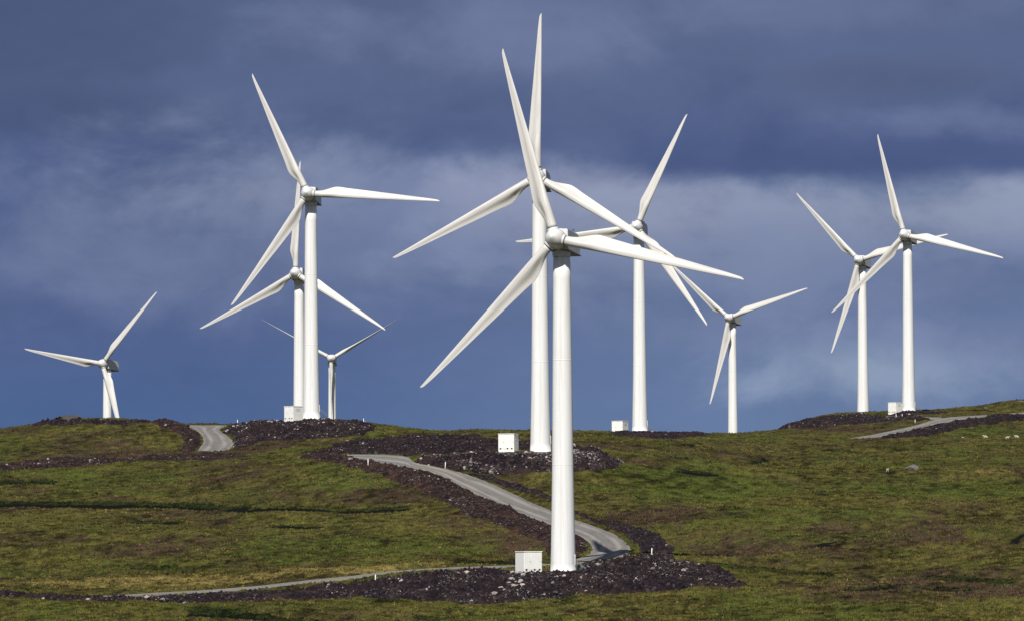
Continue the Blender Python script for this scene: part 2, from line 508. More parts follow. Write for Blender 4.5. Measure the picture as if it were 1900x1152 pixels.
# pads under the turbines: kept free of relief
T = {  # hub distance, hub pixel, yaw, azimuth of the first blade, base height override
 't1': (1182, 1030.4, 442.9, 18.0, 102.9), 't2': (1445, 996.0, 328.8, 9.0, 1.0), 't3': (1767, 571.0, 359.4, 10.5, 94.2),
 't4': (2119, 548.0, 507.5, 16.6, 1.3), 't5': (2924, 614.8, 665.1, 3.0, 60.2), 't6': (2577, 189.8, 674.7, 27.0, 40.5),
 't7': (1934, 1181.1, 421.7, 11.5, 24.0), 't8': (2715, 1352.4, 590.2, 23.6, 71.5), 't9': (2474, 1593.3, 483.1, 22.7, 75.9), 't10': (2242, 1677.8, 436.5, 20.6, 104.0)}
HUBH = 68.0; OVER = 4.3; TILT = math.radians(5)
TPOS = {}
for k_, (D, hx, hy, yw, azb) in T.items():
    sx, sz = ray(hx, hy)
    y_ = math.radians(yw)
    n_ = np.array([-math.sin(y_) * math.cos(TILT), -math.cos(y_) * math.cos(TILT), math.sin(TILT)])
    hub = np.array([sx * D, D, sz * D])
    b_ = hub - n_ * OVER
    TPOS[k_] = (float(b_[0]), float(b_[1]), float(hub[2] - HUBH), y_, math.radians(azb), hub)


def relief(X, Y, rsd):
    """small-scale relief of the moor added to the base land"""
    z = 1.7 * vnoise(X, Y, 55, 1) + 1.3 * vnoise(X * 0.8, Y, 21, 2) + 1.0 * vnoise(X * 0.7, Y, 8.5, 3) + 0.60 * vnoise(X * 0.6, Y, 3.6, 4) + 0.36 * vnoise(X * 0.8, Y, 1.6, 5) + 0.16 * vnoise(X, Y, 0.8, 6)
    hag = np.abs(vnoise(X * 0.35, Y, 16, 11)) * 2                      # long peat hags running across the slope
    z = z - 0.8 * np.exp(-(hag / 0.05) ** 2) * np.clip(vnoise(X, Y, 60, 12) * 4 + 0.2, 0, 1)
    for dz_, _ in GROOVES:
        d_, fl = dz_(X, Y)
        z = z * fl - d_
    amp = smooth01((-rsd - 0.2) / 5.0)
    for k_ in TPOS:
        x0, y0 = TPOS[k_][:2]
        amp = amp * (0.25 + 0.75 * smooth01((np.hypot(X - x0, Y - y0) - 6) / 14))
    return z * amp - 0.35 * smooth01((rsd + 0.6) / 0.8) * (rsd > -0.6)


def line_mask(px, width):
    P = np.array([hit(*p)[:2] for p in px])
    P = P[np.argsort(P[:, 0])]
    def f(X, Y):
        yl = np.interp(X, P[:, 0], P[:, 1]) + vnoise(X, X * 0.3, 9, 31) * width * 2.2 + vnoise(X, Y, 3, 32) * width
        ends = smooth01((X - P[0, 0]) / (3 * width) + 1) * smooth01((P[-1, 0] - X) / (3 * width) + 1)
        return np.exp(-((Y - yl) / width) ** 2) * ends
    return f


def scarp(px, h, bare=1.0):
    """a peat hag: the ground drops by h on the near side of a line and recovers over `run` metres"""
    P = np.array([hit(*p)[:2] for p in px])
    P = P[np.argsort(P[:, 0])]
    def g(X, Y):
        s_ = Y - (np.interp(X, P[:, 0], P[:, 1]) + vnoise(X, X * 0.3, 11, 31) * (5 + 14 * (1 - bare)) + vnoise(X, Y, 3.5, 32) * 1.8)
        ends = smooth01((X - P[0, 0]) / 9 + 0.9) * smooth01((P[-1, 0] - X) / 9 + 0.9) * np.clip(0.45 + 0.3 * bare + (2.2 - bare) * vnoise(X, Y * 0.4, 7, 33), 0.0, 1)
        return s_, ends
    def dz(X, Y):
        s_, e = g(X, Y)
        flat = 1 - smooth01(1.25 - np.abs(s_ + 5) / 12) * (e > 0) * np.clip(e * 2, 0, 1) * 0.8      # no hummocks hide its foot
        return h * e * np.where(s_ < 0, np.exp(-(s_ / 7.0) ** 2), np.exp(-(s_ / 0.6) ** 2)), flat
    def pe(X, Y):
        s_, e = g(X, Y)
        e2 = smooth01(e * 1.8)
        return bare * e2 * smooth01(1.6 - np.abs(s_ + 0.5) / 1.3), e2 * min(1, h * 0.95) * (0.55 + 0.45 * bare) * np.where(s_ < 0, np.exp(-(s_ / 2.5) ** 2), np.exp(-(s_ / (3.0 + 5 * h)) ** 2))
    return dz, pe


def ell_mask(px, rx, ry):
    """soft patch of ground: centre pixel, half sizes in metres"""
    x0, y0, _ = hit(*px)
    def f(X, Y):
        q = ((X - x0) / rx) ** 2 + ((Y - y0) / ry) ** 2
        return smooth01(1.5 - q - 1.5 * vnoise(X, Y, max(2.5, rx / 5), 41) - 0.8 * vnoise(X, Y, 2.0, 42))
    return f


GROOVES = [scarp(*a_) for a_ in [
    ([(-120, 936), (60, 932), (150, 934), (250, 935), (330, 935), (430, 943)], 1.35), ([(430, 943), (520, 943), (640, 946), (740, 943)], 0.7),
    ([(258, 966), (310, 967)], 1.1), ([(525, 976), (575, 977)], 0.6), ([(-100, 896), (75, 893)], 1.2), ([(395, 1142), (480, 1148), (560, 1156)], 1.2),
    ([(1185, 825), (1265, 825)], 1.0), ([(1283, 875), (1305, 879)], 0.8), ([(1270, 852), (1380, 857), (1480, 846), (1590, 856)], 1.1, 0.5),
    ([(1550, 834), (1640, 838), (1760, 847), (1860, 862)], 1.1, 0.5), ([(1740, 824), (1850, 827), (1960, 838)], 1.5), ([(1340, 1046), (1440, 1058), (1540, 1060)], 0.9, 0.5),
    ([(1560, 1070), (1680, 1066), (1840, 1072)], 1.0, 0.4), ([(1600, 1086), (1700, 1084), (1780, 1088)], 0.7, 0.7), ([(200, 1052), (290, 1054), (340, 1056)], 0.8, 0.5),
    ([(480, 1036), (620, 1050), (700, 1046)], 0.6, 0.4), ([(880, 1041), (965, 1043)], 0.8), ([(0, 812), (90, 816), (140, 810)], 0.7, 0.3), ([(1350, 990), (1500, 996)], 0.4, 0.2), ([(1500, 1128), (1620, 1136)], 0.7, 0.3), ([(700, 1134), (800, 1142)], 0.9, 0.5),
    ([(1480, 905), (1570, 902)], 0.6, 0.5)]]
STRAW = [(line_mask([(-60, 1085), (120, 1084), (260, 1078), (400, 1076), (520, 1070), (640, 1062)], 6.0), 0.7), (line_mask([(300, 1082), (400, 1078), (520, 1071), (600, 1066)], 9.0), 1.0), (line_mask([(640, 1058), (760, 1052), (900, 1046)], 3.0), 0.45),
         (ell_mask((1830, 876), 7, 9), 0.9), (line_mask([(700, 815), (760, 810)], 4.0), 0.5), (ell_mask((1290, 868), 7, 8), 0.35), (ell_mask((120, 1100), 5, 6), 0.4)]
HEATH = [(ell_mask((160, 850), 22, 60), 0.8), (ell_mask((560, 828), 22, 30), 0.8), (ell_mask((1590, 795), 22, 60), 0.7), (ell_mask((700, 905), 22, 30), 0.5), (ell_mask((1700, 1090), 30, 35), 0.6), (ell_mask((1520, 1000), 30, 40), 0.4), (ell_mask((330, 895), 24, 22), 0.6),
         (ell_mask((1250, 955), 16, 24), 0.7), (ell_mask((60, 1005), 14, 20), 0.6), (ell_mask((300, 1020), 18, 20), 0.5), (ell_mask((920, 1000), 16, 20), 0.7), (ell_mask((1180, 858), 10, 16), 0.7), (ell_mask((850, 965), 10, 15), 0.4)]
LUSH = [(ell_mask((1290, 900), 24, 34), 0.9), (ell_mask((640, 1020), 34, 34), 0.6), (ell_mask((1750, 905), 26, 30), 0.7), (ell_mask((300, 860), 14, 12), 0.3), (ell_mask((1480, 960), 26, 26), 0.45), (ell_mask((150, 1060), 26, 20), 0.5), (ell_mask((700, 880), 18, 22), 0.6), (ell_mask((1860, 800), 18, 40), 0.6), (ell_mask((500, 1130), 24, 14), 0.5), (ell_mask((1500, 1000), 20, 14), 0.4)]


def tone(X, Y):
    """factor for sward: hummock and crevice shade put into the colour, plus broad tone"""
    return np.clip(1.08 + 1.15 * vnoise(X, Y, 2.6, 45) + 1.15 * vnoise(X * 0.9, Y, 1.1, 46) + 0.6 * vnoise(X, Y * 0.4, 13, 47), 0.28, 1.55)


def cover(X, Y):
    """what grows where: heather, lush grass, straw, bare peat  (0..1 each)"""
    Ys = Y * 0.4
    n1 = 0.7 * vnoise(X, Ys, 26, 21) + 0.6 * vnoise(X, Ys, 10, 22) + 0.4 * vnoise(X, Ys, 4, 23)
    n2 = 0.7 * vnoise(X, Ys, 22, 24) + 0.6 * vnoise(X, Ys, 8, 25) + 0.4 * vnoise(X, Ys, 3.4, 26)
    he = np.clip(0.34 + 0.95 * n1, 0, 1); lu = np.clip(0.36 + 0.95 * n2, 0, 1); st = np.clip(-0.14 + 1.3 * (vnoise(X, Ys, 16, 27) + 0.5 * vnoise(X, Ys, 5, 28)), 0, 1) * 0.8
    for f, s in HEATH: he = np.clip(he + s * f(X, Y) * 0.9, 0, 1)
    for f, s in LUSH:
        g = f(X, Y) * s; lu = np.clip(lu + g, 0, 1); he = he * (1 - 0.8 * g)
    pe = np.zeros(X.shape)
    for f, s in STRAW:
        g = f(X, Y) * s; st = np.clip(st + g, 0, 1); he = he * (1 - g); lu = lu * (1 - 0.6 * g)
    ru = np.clip(1.5 * (vnoise(X, Ys, 12, 29) + 0.6 * vnoise(X, Ys, 5, 30)) - 0.42, 0, 0.8)
    for _, f in GROOVES:
        p_, r_ = f(X, Y)
        pe = np.maximum(pe, p_); ru = np.maximum(ru, r_)
    st = st * (1 - ru)
    hag = np.abs(vnoise(X * 0.35, Y, 16, 11)) * 2
    pe = np.maximum(pe, np.exp(-(hag / 0.045) ** 2) * np.clip(vnoise(X, Y, 60, 12) * 4 + 0.2, 0, 1) * 0.75)
    return he, lu, st, pe, ru


# ------------------------------------------------------------------ ground sheet (polar grid, dense where it is seen)
px_cols = np.concatenate([np.arange(-160, 2061, 3.4)])
th_in = np.arctan((px_cols - 950) / F)
th_l = -np.concatenate([np.geomspace(-th_in[0] * 1.0, math.pi * 0.999, 46)[1:]])[::-1]
th_r = np.geomspace(th_in[-1], math.pi * 0.999, 46)[1:]
TH = np.concatenate([th_l, th_in, th_r])
RR = np.concatenate([[2, 8, 25, 60], np.arange(100, 1000, 40), np.arange(1000, 1040, 5), np.arange(1040, 1240, 0.9), np.arange(1240, 1560, 1.2), np.arange(1560, 2000, 1.9), np.arange(2000, 2560, 2.8), np.arange(2560, 3000, 12), np.geomspace(3000, 50000, 40)])
tt, rr_ = np.meshgrid(TH, RR, indexing='ij')
GX = rr_ * np.sin(tt); GY = rr_ * np.cos(tt)
rsd = road_sd(GX, GY)
GZ = base_z(GX, GY) + relief(GX, GY, rsd) * smooth01((rr_ - 60) / 500)
nT, nR = GX.shape
I = np.arange(nT * nR).reshape(nT, nR)
quads = np.stack([I[:-1, :-1], I[1:, :-1], I[1:, 1:], I[:-1, 1:]], -1).reshape(-1, 4)
seam = np.stack([I[-1, :-1], I[0, :-1], I[0, 1:], I[-1, 1:]], -1).reshape(-1, 4)
quads = np.vstack([quads, seam])

m, n, b = new_mat('moor vegetation')
P = n.node('ShaderNodeNewGeometry').outputs['Position']
mp = n.node('ShaderNodeMapping'); n.put(mp.inputs[0], P); mp.inputs['Scale'].default_value = (1.0, 0.38, 1.0)
Q = mp.outputs[0]                    # plants and wet flushes run up and down the slope
a1 = n.noise(Q, 0.75, 5, 0.68); a2 = n.noise(Q, 0.12, 6, 0.62); a3 = n.noise(Q, 2.6, 3, 0.65); a4 = n.noise(Q, 0.30, 5, 0.65, 0.4)
he_, lu_, st_, pe_, ru_ = n.attr('heather'), n.attr('lush'), n.attr('straw'), n.attr('peat'), n.attr('rush')
col_ = n.mix(n.ss(a1, 0.32, 0.68), (0.028, 0.027, 0.007, 1), (0.082, 0.073, 0.018, 1))  # ground kept darker than the tufts: shade of the gaps put into colour
def j(f, s=1.5, t=1.2): return n.math('ADD', f, n.math('ADD', n.math('MULTIPLY_ADD', a1, s, -s / 2), n.math('MULTIPLY_ADD', a4, t, -t / 2)))
col_ = n.mix(n.ss(j(lu_), 0.30, 0.85), col_, n.mix(n.ss(a3, 0.3, 0.7), (0.025, 0.033, 0.006, 1), (0.064, 0.074, 0.014, 1)))
col_ = n.mix(n.ss(j(he_), 0.40, 0.90), col_, n.mix(n.ss(a3, 0.3, 0.7), (0.022, 0.014, 0.008, 1), (0.058, 0.040, 0.022, 1)))
col_ = n.mix(n.ss(j(st_), 0.45, 0.95), col_, n.mix(n.ss(a3, 0.3, 0.7), (0.085, 0.065, 0.02, 1), (0.19, 0.15, 0.05, 1)))
col_ = n.mix(n.ss(a2, 0.56, 0.72, 0, 0.6), col_, (0.020, 0.026, 0.006, 1))
col_ = n.mix(n.ss(a4, 0.42, 0.26, 0, 0.7), col_, (0.012, 0.015, 0.004, 1))
col_ = n.mix(n.ss(a1, 0.44, 0.27, 0, 0.85), col_, (0.010, 0.011, 0.004, 1))
col_ = n.mix(n.ss(a3, 0.60, 0.78, 0, 0.55), col_, (0.012, 0.013, 0.005, 1))
col_ = n.mix(n.ss(j(ru_, 1.3, 0.8), 0.25, 0.85), col_, n.mix(n.ss(a3, 0.35, 0.7), (0.007, 0.010, 0.003, 1), (0.020, 0.030, 0.007, 1)))
tn_ = n.attr('sward_shade')
col_ = n.mix(1.0, col_, n.comb(tn_, tn_, tn_), 'MULTIPLY')  # painted hummock and crevice shade multiplied into the plant colour
col_ = n.mix(n.ss(j(pe_, 0.9, 0.2), 0.35, 0.65), col_, (0.004, 0.004, 0.003, 1))
n.put(b.inputs['Base Color'], col_)
b.inputs['Roughness'].default_value = 1.0
b.inputs['Specular IOR Level'].default_value = 0.1
bn = n.node('ShaderNodeBump'); bn.inputs['Strength'].default_value = 0.9; bn.inputs['Distance'].default_value = 0.35
n.put(bn.inputs['Height'], n.math('ADD', a1, n.math('MULTIPLY', a3, 0.5))); n.put(b.inputs['Normal'], bn.outputs[0])
M_MOOR = m

ground = np_mesh('ground', np.stack([GX, GY, GZ], -1).reshape(-1, 3), quads, M_MOOR)
he, lu, st, pe, ru = cover(GX, GY)
for nm_, v in (('heather', he), ('lush', lu), ('straw', st), ('peat', pe), ('rush', ru)):
    fattr(ground, nm_, v)
fattr(ground, 'sward_shade', tone(GX, GY))
tag(ground, kind='structure', label='moorland hillside of green grass and brown heather')


def land(X, Y):
    X = np.asarray(X, float); Y = np.asarray(Y, float)
    sh = X.shape
    X = np.atleast_1d(X); Y = np.atleast_1d(Y)
    return (base_z(X, Y) + relief(X, Y, road_sd(X, Y))).reshape(sh)


# ------------------------------------------------------------------ gravel roads
m, n, b = new_mat('road gravel')
P = n.node('ShaderNodeNewGeometry').outputs['Position']
acr = n.attr('across')
alo = n.attr('along')
g1 = n.noise(P, 1.1, 6, 0.7); g2 = n.noise(n.comb(n.math('MULTIPLY', acr, 4.0), n.math('MULTIPLY', alo, 0.045)), 1.0, 5, 0.62); g3 = n.noise(P, 6.0, 3, 0.6)
c = n.mix(g1, (0.115, 0.106, 0.097, 1), (0.20, 0.185, 0.168, 1))
wt_ = n.math('ABSOLUTE', n.math('SUBTRACT', n.math('ABSOLUTE', n.math('SUBTRACT', acr, 0.5)), 0.22))
c = n.mix(n.ss(n.math('ADD', wt_, n.math('MULTIPLY_ADD', g2, 0.1, -0.05)), 0.01, 0.12, 0.8, 0.0), c, (0.26, 0.245, 0.225, 1))
c = n.mix(n.ss(n.math('ADD', n.math('ABSOLUTE', n.math('SUBTRACT', acr, 0.5)), n.math('MULTIPLY_ADD', g1, 0.16, -0.08)), 0.38, 0.50, 0, 0.7), c, (0.23, 0.215, 0.195, 1))
c = n.mix(n.ss(g2, 0.45, 0.68, 0, 0.7), c, (0.095, 0.092, 0.088, 1))
c = n.mix(n.ss(g3, 0.62, 0.8, 0, 0.5), c, (0.06, 0.057, 0.055, 1))
n.put(b.inputs['Base Color'], c); b.inputs['Roughness'].default_value = 0.95
bn = n.node('ShaderNodeBump'); bn.inputs['Strength'].default_value = 0.6; bn.inputs['Distance'].default_value = 0.1
n.put(bn.inputs['Height'], g1); n.put(b.inputs['Normal'], bn.outputs[0])
M_ROAD = m
RL = {'upper': 'pale gravel track winding down from the middle pad to the front turbine', 'lower': 'thin gravel track running left from the front turbine', 'crest': 'gravel track bending over the left crest', 'ridge': 'gravel track climbing the right ridge', 'spur': 'short gravel spur to the right hand turbines'}
for q, (nme, (L, R_)) in enumerate(road_pairs.items()):
    nl = len(L); na = 15
    t_ = np.linspace(0, 1, na)
    XX = L[:, None, 0] * (1 - t_) + R_[:, None, 0] * t_
    YY = L[:, None, 1] * (1 - t_) + R_[:, None, 1] * t_
    # ragged gravel edge
    jig = vnoise(XX, YY, 1.6, 51) * 0.9 + vnoise(XX, YY, 0.6, 52) * 0.6
    ed = (t_ == 0) * -1.0 + (t_ == 1) * 1.0
    ax = R_[:, :2] - L[:, :2]; ax /= np.linalg.norm(ax, axis=1)[:, None] + 1e-9
    XX = XX + ax[:, None, 0] * jig * np.abs(ed); YY = YY + ax[:, None, 1] * jig * np.abs(ed)
    ZZ = base_z(XX, YY) + 0.05 + 0.004 * q + 0.07 * vnoise(XX, YY, 1.2, 53) - 0.25 * np.abs(ed)
    Ii = np.arange(nl * na).reshape(nl, na)
    qd = np.stack([Ii[:-1, :-1], Ii[:-1, 1:], Ii[1:, 1:], Ii[1:, :-1]], -1).reshape(-1, 4)
    o = np_mesh('gravel_track', np.stack([XX, YY, ZZ], -1).reshape(-1, 3), qd, M_ROAD)
    fattr(o, 'across', np.broadcast_to(t_, XX.shape))
    mid_ = 0.5 * (L[:, :2] + R_[:, :2]); al_ = np.concatenate([[0], np.cumsum(np.linalg.norm(np.diff(mid_, axis=0), axis=1))])
    fattr(o, 'along', np.broadcast_to(al_[:, None], XX.shape))
    tag(o, kind='structure', label=RL[nme])

# ------------------------------------------------------------------ peat and rubble banks
m, n, b = new_mat('broken peat')
P = n.node('ShaderNodeNewGeometry').outputs['Position']
g1 = n.noise(P, 1.3, 6, 0.7); g2 = n.noise(P, 0.22, 4, 0.6)
v = n.node('ShaderNodeTexVoronoi'); n.put(v.inputs['Vector'], P); v.inputs['Scale'].default_value = 2.1
c = n.mix(n.ss(g1, 0.35, 0.7), (0.0025, 0.0018, 0.0028, 1), (0.025, 0.016, 0.022, 1))
c = n.mix(n.ss(g2, 0.45, 0.7, 0, 0.7), c, (0.042, 0.025, 0.022, 1))
sp = n.node('ShaderNodeSeparateColor'); n.put(sp.inputs[0], v.outputs['Color'])
c = n.mix(n.ss(sp.outputs[0], 0.86, 0.97, 0, 0.8), c, (0.06, 0.048, 0.052, 1))
n.put(b.inputs['Base Color'], c); b.inputs['Roughness'].default_value = 0.95; b.inputs['Specular IOR Level'].default_value = 0.15
bn = n.node('ShaderNodeBump'); bn.inputs['Strength'].default_value = 1.0; bn.inputs['Distance'].default_value = 0.4
n.put(bn.inputs['Height'], g1); n.put(b.inputs['Normal'], bn.outputs[0])
M_PEAT = m
M_PEAT_BROWN = m.copy(); M_PEAT_BROWN.name = 'reddish broken peat'     # dug turf with dead heather roots on it
for nd in M_PEAT_BROWN.node_tree.nodes:
    if nd.type == 'MIX':
        for sk in (nd.inputs[6], nd.inputs[7]):
            if not sk.is_linked:
                r_, g_, b_, a_ = sk.default_value
                sk.default_value = (r_ * 1.45, g_ * 1.3, b_ * 1.0, 1)

m, n, b = new_mat('rubble stone')
P = n.node('ShaderNodeNewGeometry').outputs['Position']
tn = n.attr('tone')
c = n.mix(tn, (0.010, 0.0075, 0.010, 1), (0.46, 0.40, 0.39, 1))
c = n.mix(n.ss(n.noise(P, 3.0, 4, 0.6), 0.4, 0.7, 0, 0.5), c, (0.13, 0.11, 0.10, 1))
n.put(b.inputs['Base Color'], c); b.inputs['Roughness'].default_value = 0.9
M_STONE = m


def rock_verts(nv=1, seed=0):
    bm = bmesh.new(); bmesh.ops.create_icosphere(bm, subdivisions=nv, radius=1)
    r = random.Random(seed)
    cuts = [Vector((r.gauss(0, 1), r.gauss(0, 1), r.gauss(0, 1))).normalized() for _ in range(7)]
    for v_ in bm.verts:
        p = v_.co.copy()
        for c_ in cuts:
            d = p.dot(c_)
            if d > 0.62: p -= c_ * (d - 0.62) * 0.9
        v_.co = p * (0.92 + 0.16 * r.random())
    V_ = np.array([v_.co[:] for v_ in bm.verts]); Fq = np.array([[v_.index for v_ in f.verts] for f in bm.faces])
    bm.free()
    return V_, Fq


ROCKS = [rock_verts(1, s) for s in range(10)]


def rot_rand(r):
    a, b_, c_ = r.uniform(0, 2 * math.pi, 3)
    return np.array((Matrix.Rotation(a, 3, 'Z') @ Matrix.Rotation(b_ * 0.15, 3, 'X') @ Matrix.Rotation(c_ * 0.15, 3, 'Y')))


def scatter_stones(name, pts, sizes, tones, label, r):
    VV, FF, TT = [], [], []; off = 0
    for p, s, t in zip(pts, sizes, tones):
        V_, Fq = ROCKS[r.integers(10)]
        W = (V_ * np.array([s * r.uniform(0.8, 1.5), s * r.uniform(0.7, 1.2), s * r.uniform(0.45, 0.8)])) @ rot_rand(r).T + p
        VV.append(W); FF.append(Fq + off); off += len(V_); TT.append(np.full(len(V_), t))
    o = np_mesh(name, np.vstack(VV), np.vstack(FF), M_STONE, smooth=False, n=3)
    fattr(o, 'tone', np.concatenate(TT))
    tag(o, label, 'rubble', kind='stuff')
    return o


BANKS = [
 # polygon in the photograph, height, lump, stones, pale share, label
 ([(585, 1094), (640, 1087), (700, 1077), (780, 1069), (850, 1063), (950, 1060), (1022, 1058), (1068, 1054), (1130, 1050), (1200, 1041), (1290, 1050), (1345, 1060), (1388, 1079), (1310, 1083), (1200, 1088), (1130, 1096), (1000, 1107), (880, 1111), (760, 1107), (640, 1106), (560, 1110)],
  0.3, 0.7, 4200, 0.30, 'front', 'dark peat and rubble bank spread below the front turbine'),
 ([(-140, 1118), (0, 1113), (200, 1112), (300, 1107), (430, 1104), (560, 1091), (640, 1082), (600, 1108), (470, 1112), (380, 1117), (260, 1119), (100, 1118), (0, 1119), (-140, 1124)],
  0.4, 0.5, 500, 0.25, 'frontleft', 'low dark bank along the thin track at lower left'),
 ([(757, 858), (790, 850), (850, 842), (925, 836), (1022, 836), (1060, 830), (1110, 835), (1165, 850), (1135, 864), (1060, 873), (990, 871), (930, 876), (880, 874), (830, 868), (795, 862)],
  0.5, 0.6, 2600, 0.5, 'middle', 'stony peat bank under the second turbine'),
 ([(560, 845), (600, 838), (640, 830), (700, 824), (760, 815), (860, 815), (925, 820), (1015, 824), (1000, 834), (925, 834), (840, 836), (790, 842), (640, 841.5)],
  0.5, 0.6, 1500, 0.45, 'middleback', 'stony peat bank behind the head of the winding track'),
 ([(545, 848), (600, 844), (640, 850), (700, 859), (760, 868), (800, 876), (832, 890), (866, 910), (900, 927), (950, 949), (1000, 966), (1040, 982), (1088, 1003), (1094, 1018), (1070, 1031), (1020, 1027), (1000, 1000), (930, 972), (870, 958), (820, 932), (760, 900), (700, 875), (620, 862)],
  0.7, 0.5, 900, 0.30, 'trackleft', 'reddish peat bank along the near side of the winding track'),
 ([(860, 878), (905, 880), (960, 893), (1020, 925), (1100, 958), (1180, 978), (1230, 998), (1258, 1018), (1240, 1038), (1188, 1036), (1184, 1012), (1154, 990), (1106, 969), (1060, 949), (1000, 925), (940, 903)],
  -0.2, 0.45, 200, 0.15, 'trackright', 'dark peat ditch along the far side of the winding track'),
 ([(415, 796), (450, 790), (510, 781.5), (576, 779.5), (650, 782), (700, 792), (685, 803), (640, 811), (560, 815), (490, 818), (450, 834), (432, 838), (434, 815), (414, 802)],
  0.3, 0.6, 1800, 0.4, 'left', 'stony peat mound on the crest under the tall left turbine'),
 ([(270, 790), (330, 791), (352, 796), (370, 804), (374, 816), (366, 832), (350, 843), (335, 838), (340, 818), (320, 802)],
  0.3, 0.5, 200, 0.15, 'crestleft', 'dark peat verge left of the crest track'),
 ([(-140, 870), (0, 864), (120, 859), (240, 853), (350, 848), (430, 844), (470, 846), (430, 850), (340, 855), (240, 860), (120, 867), (0, 874), (-140, 880)],
  0.2, 0.38, 700, 0.35, 'dyke', 'long low line of dark peat and stones on the left slope'),
 ([(1135, 803.5), (1200, 804), (1260, 805), (1335, 806.5), (1300, 811), (1180, 811), (1140, 807)], 0.1, 0.3, 150, 0.1, 'cresttwo', 'thin dark peat strip on the crest right of centre'),
 ([(1440, 799), (1462, 789), (1490, 780), (1530, 774), (1600, 771), (1660, 774), (1735, 776), (1700, 782), (1600, 786), (1540, 791), (1480, 798)],
  0.35, 0.5, 900, 0.25, 'right', 'dark peat mound on the right hand crest'),
 ([(1640, 769), (1700, 766), (1760, 766), (1720, 771), (1650, 772)], 0.4, 0.4, 100, 0.2, 'rightback', 'small peat strip in front of the right hand kiosk'),
 ([(1630, 813), (1690, 800), (1740, 790), (1800, 779), (1850, 773), (1960, 765), (1960, 776), (1870, 781), (1800, 792), (1730, 805), (1670, 814)],
  0.5, 0.5, 250, 0.15, 'ridge', 'dark peat bank below the track on the right ridge'),
 ([(60, 792), (90, 787), (200, 785.5), (300, 788), (230, 790), (120, 790)], 0.5, 0.6, 120, 0.2, 'farleft', 'strip of dark peat on the far left crest'),
]
KPOS = []
for kx_, ky_, kd_ in ((981, 1060, 1181), (943.5, 835, 1448), (544.5, 778.5, 1762), (1150.5, 803.5, 1930), (1661.5, 766, 2238)):
    KPOS.append((float(ray(kx_, ky_)[0] * kd_), kd_))
INDIV = []
BTOP = []


def top(X, Y):
    """height of whatever lies uppermost there, moor or bank"""
    z = float(land(X, Y))
    for gx_, gy_, zz_, kp_ in BTOP:
        i_ = int(round((X - gx_[0]) / (gx_[1] - gx_[0]))); j_ = int(round((Y - gy_[0]) / (gy_[1] - gy_[0])))
        if 1 <= i_ < len(gx_) - 1 and 1 <= j_ < len(gy_) - 1 and kp_[i_, j_]:
            z = max(z, float(zz_[i_ - 1:i_ + 2, j_ - 1:j_ + 2].mean()))
    return z


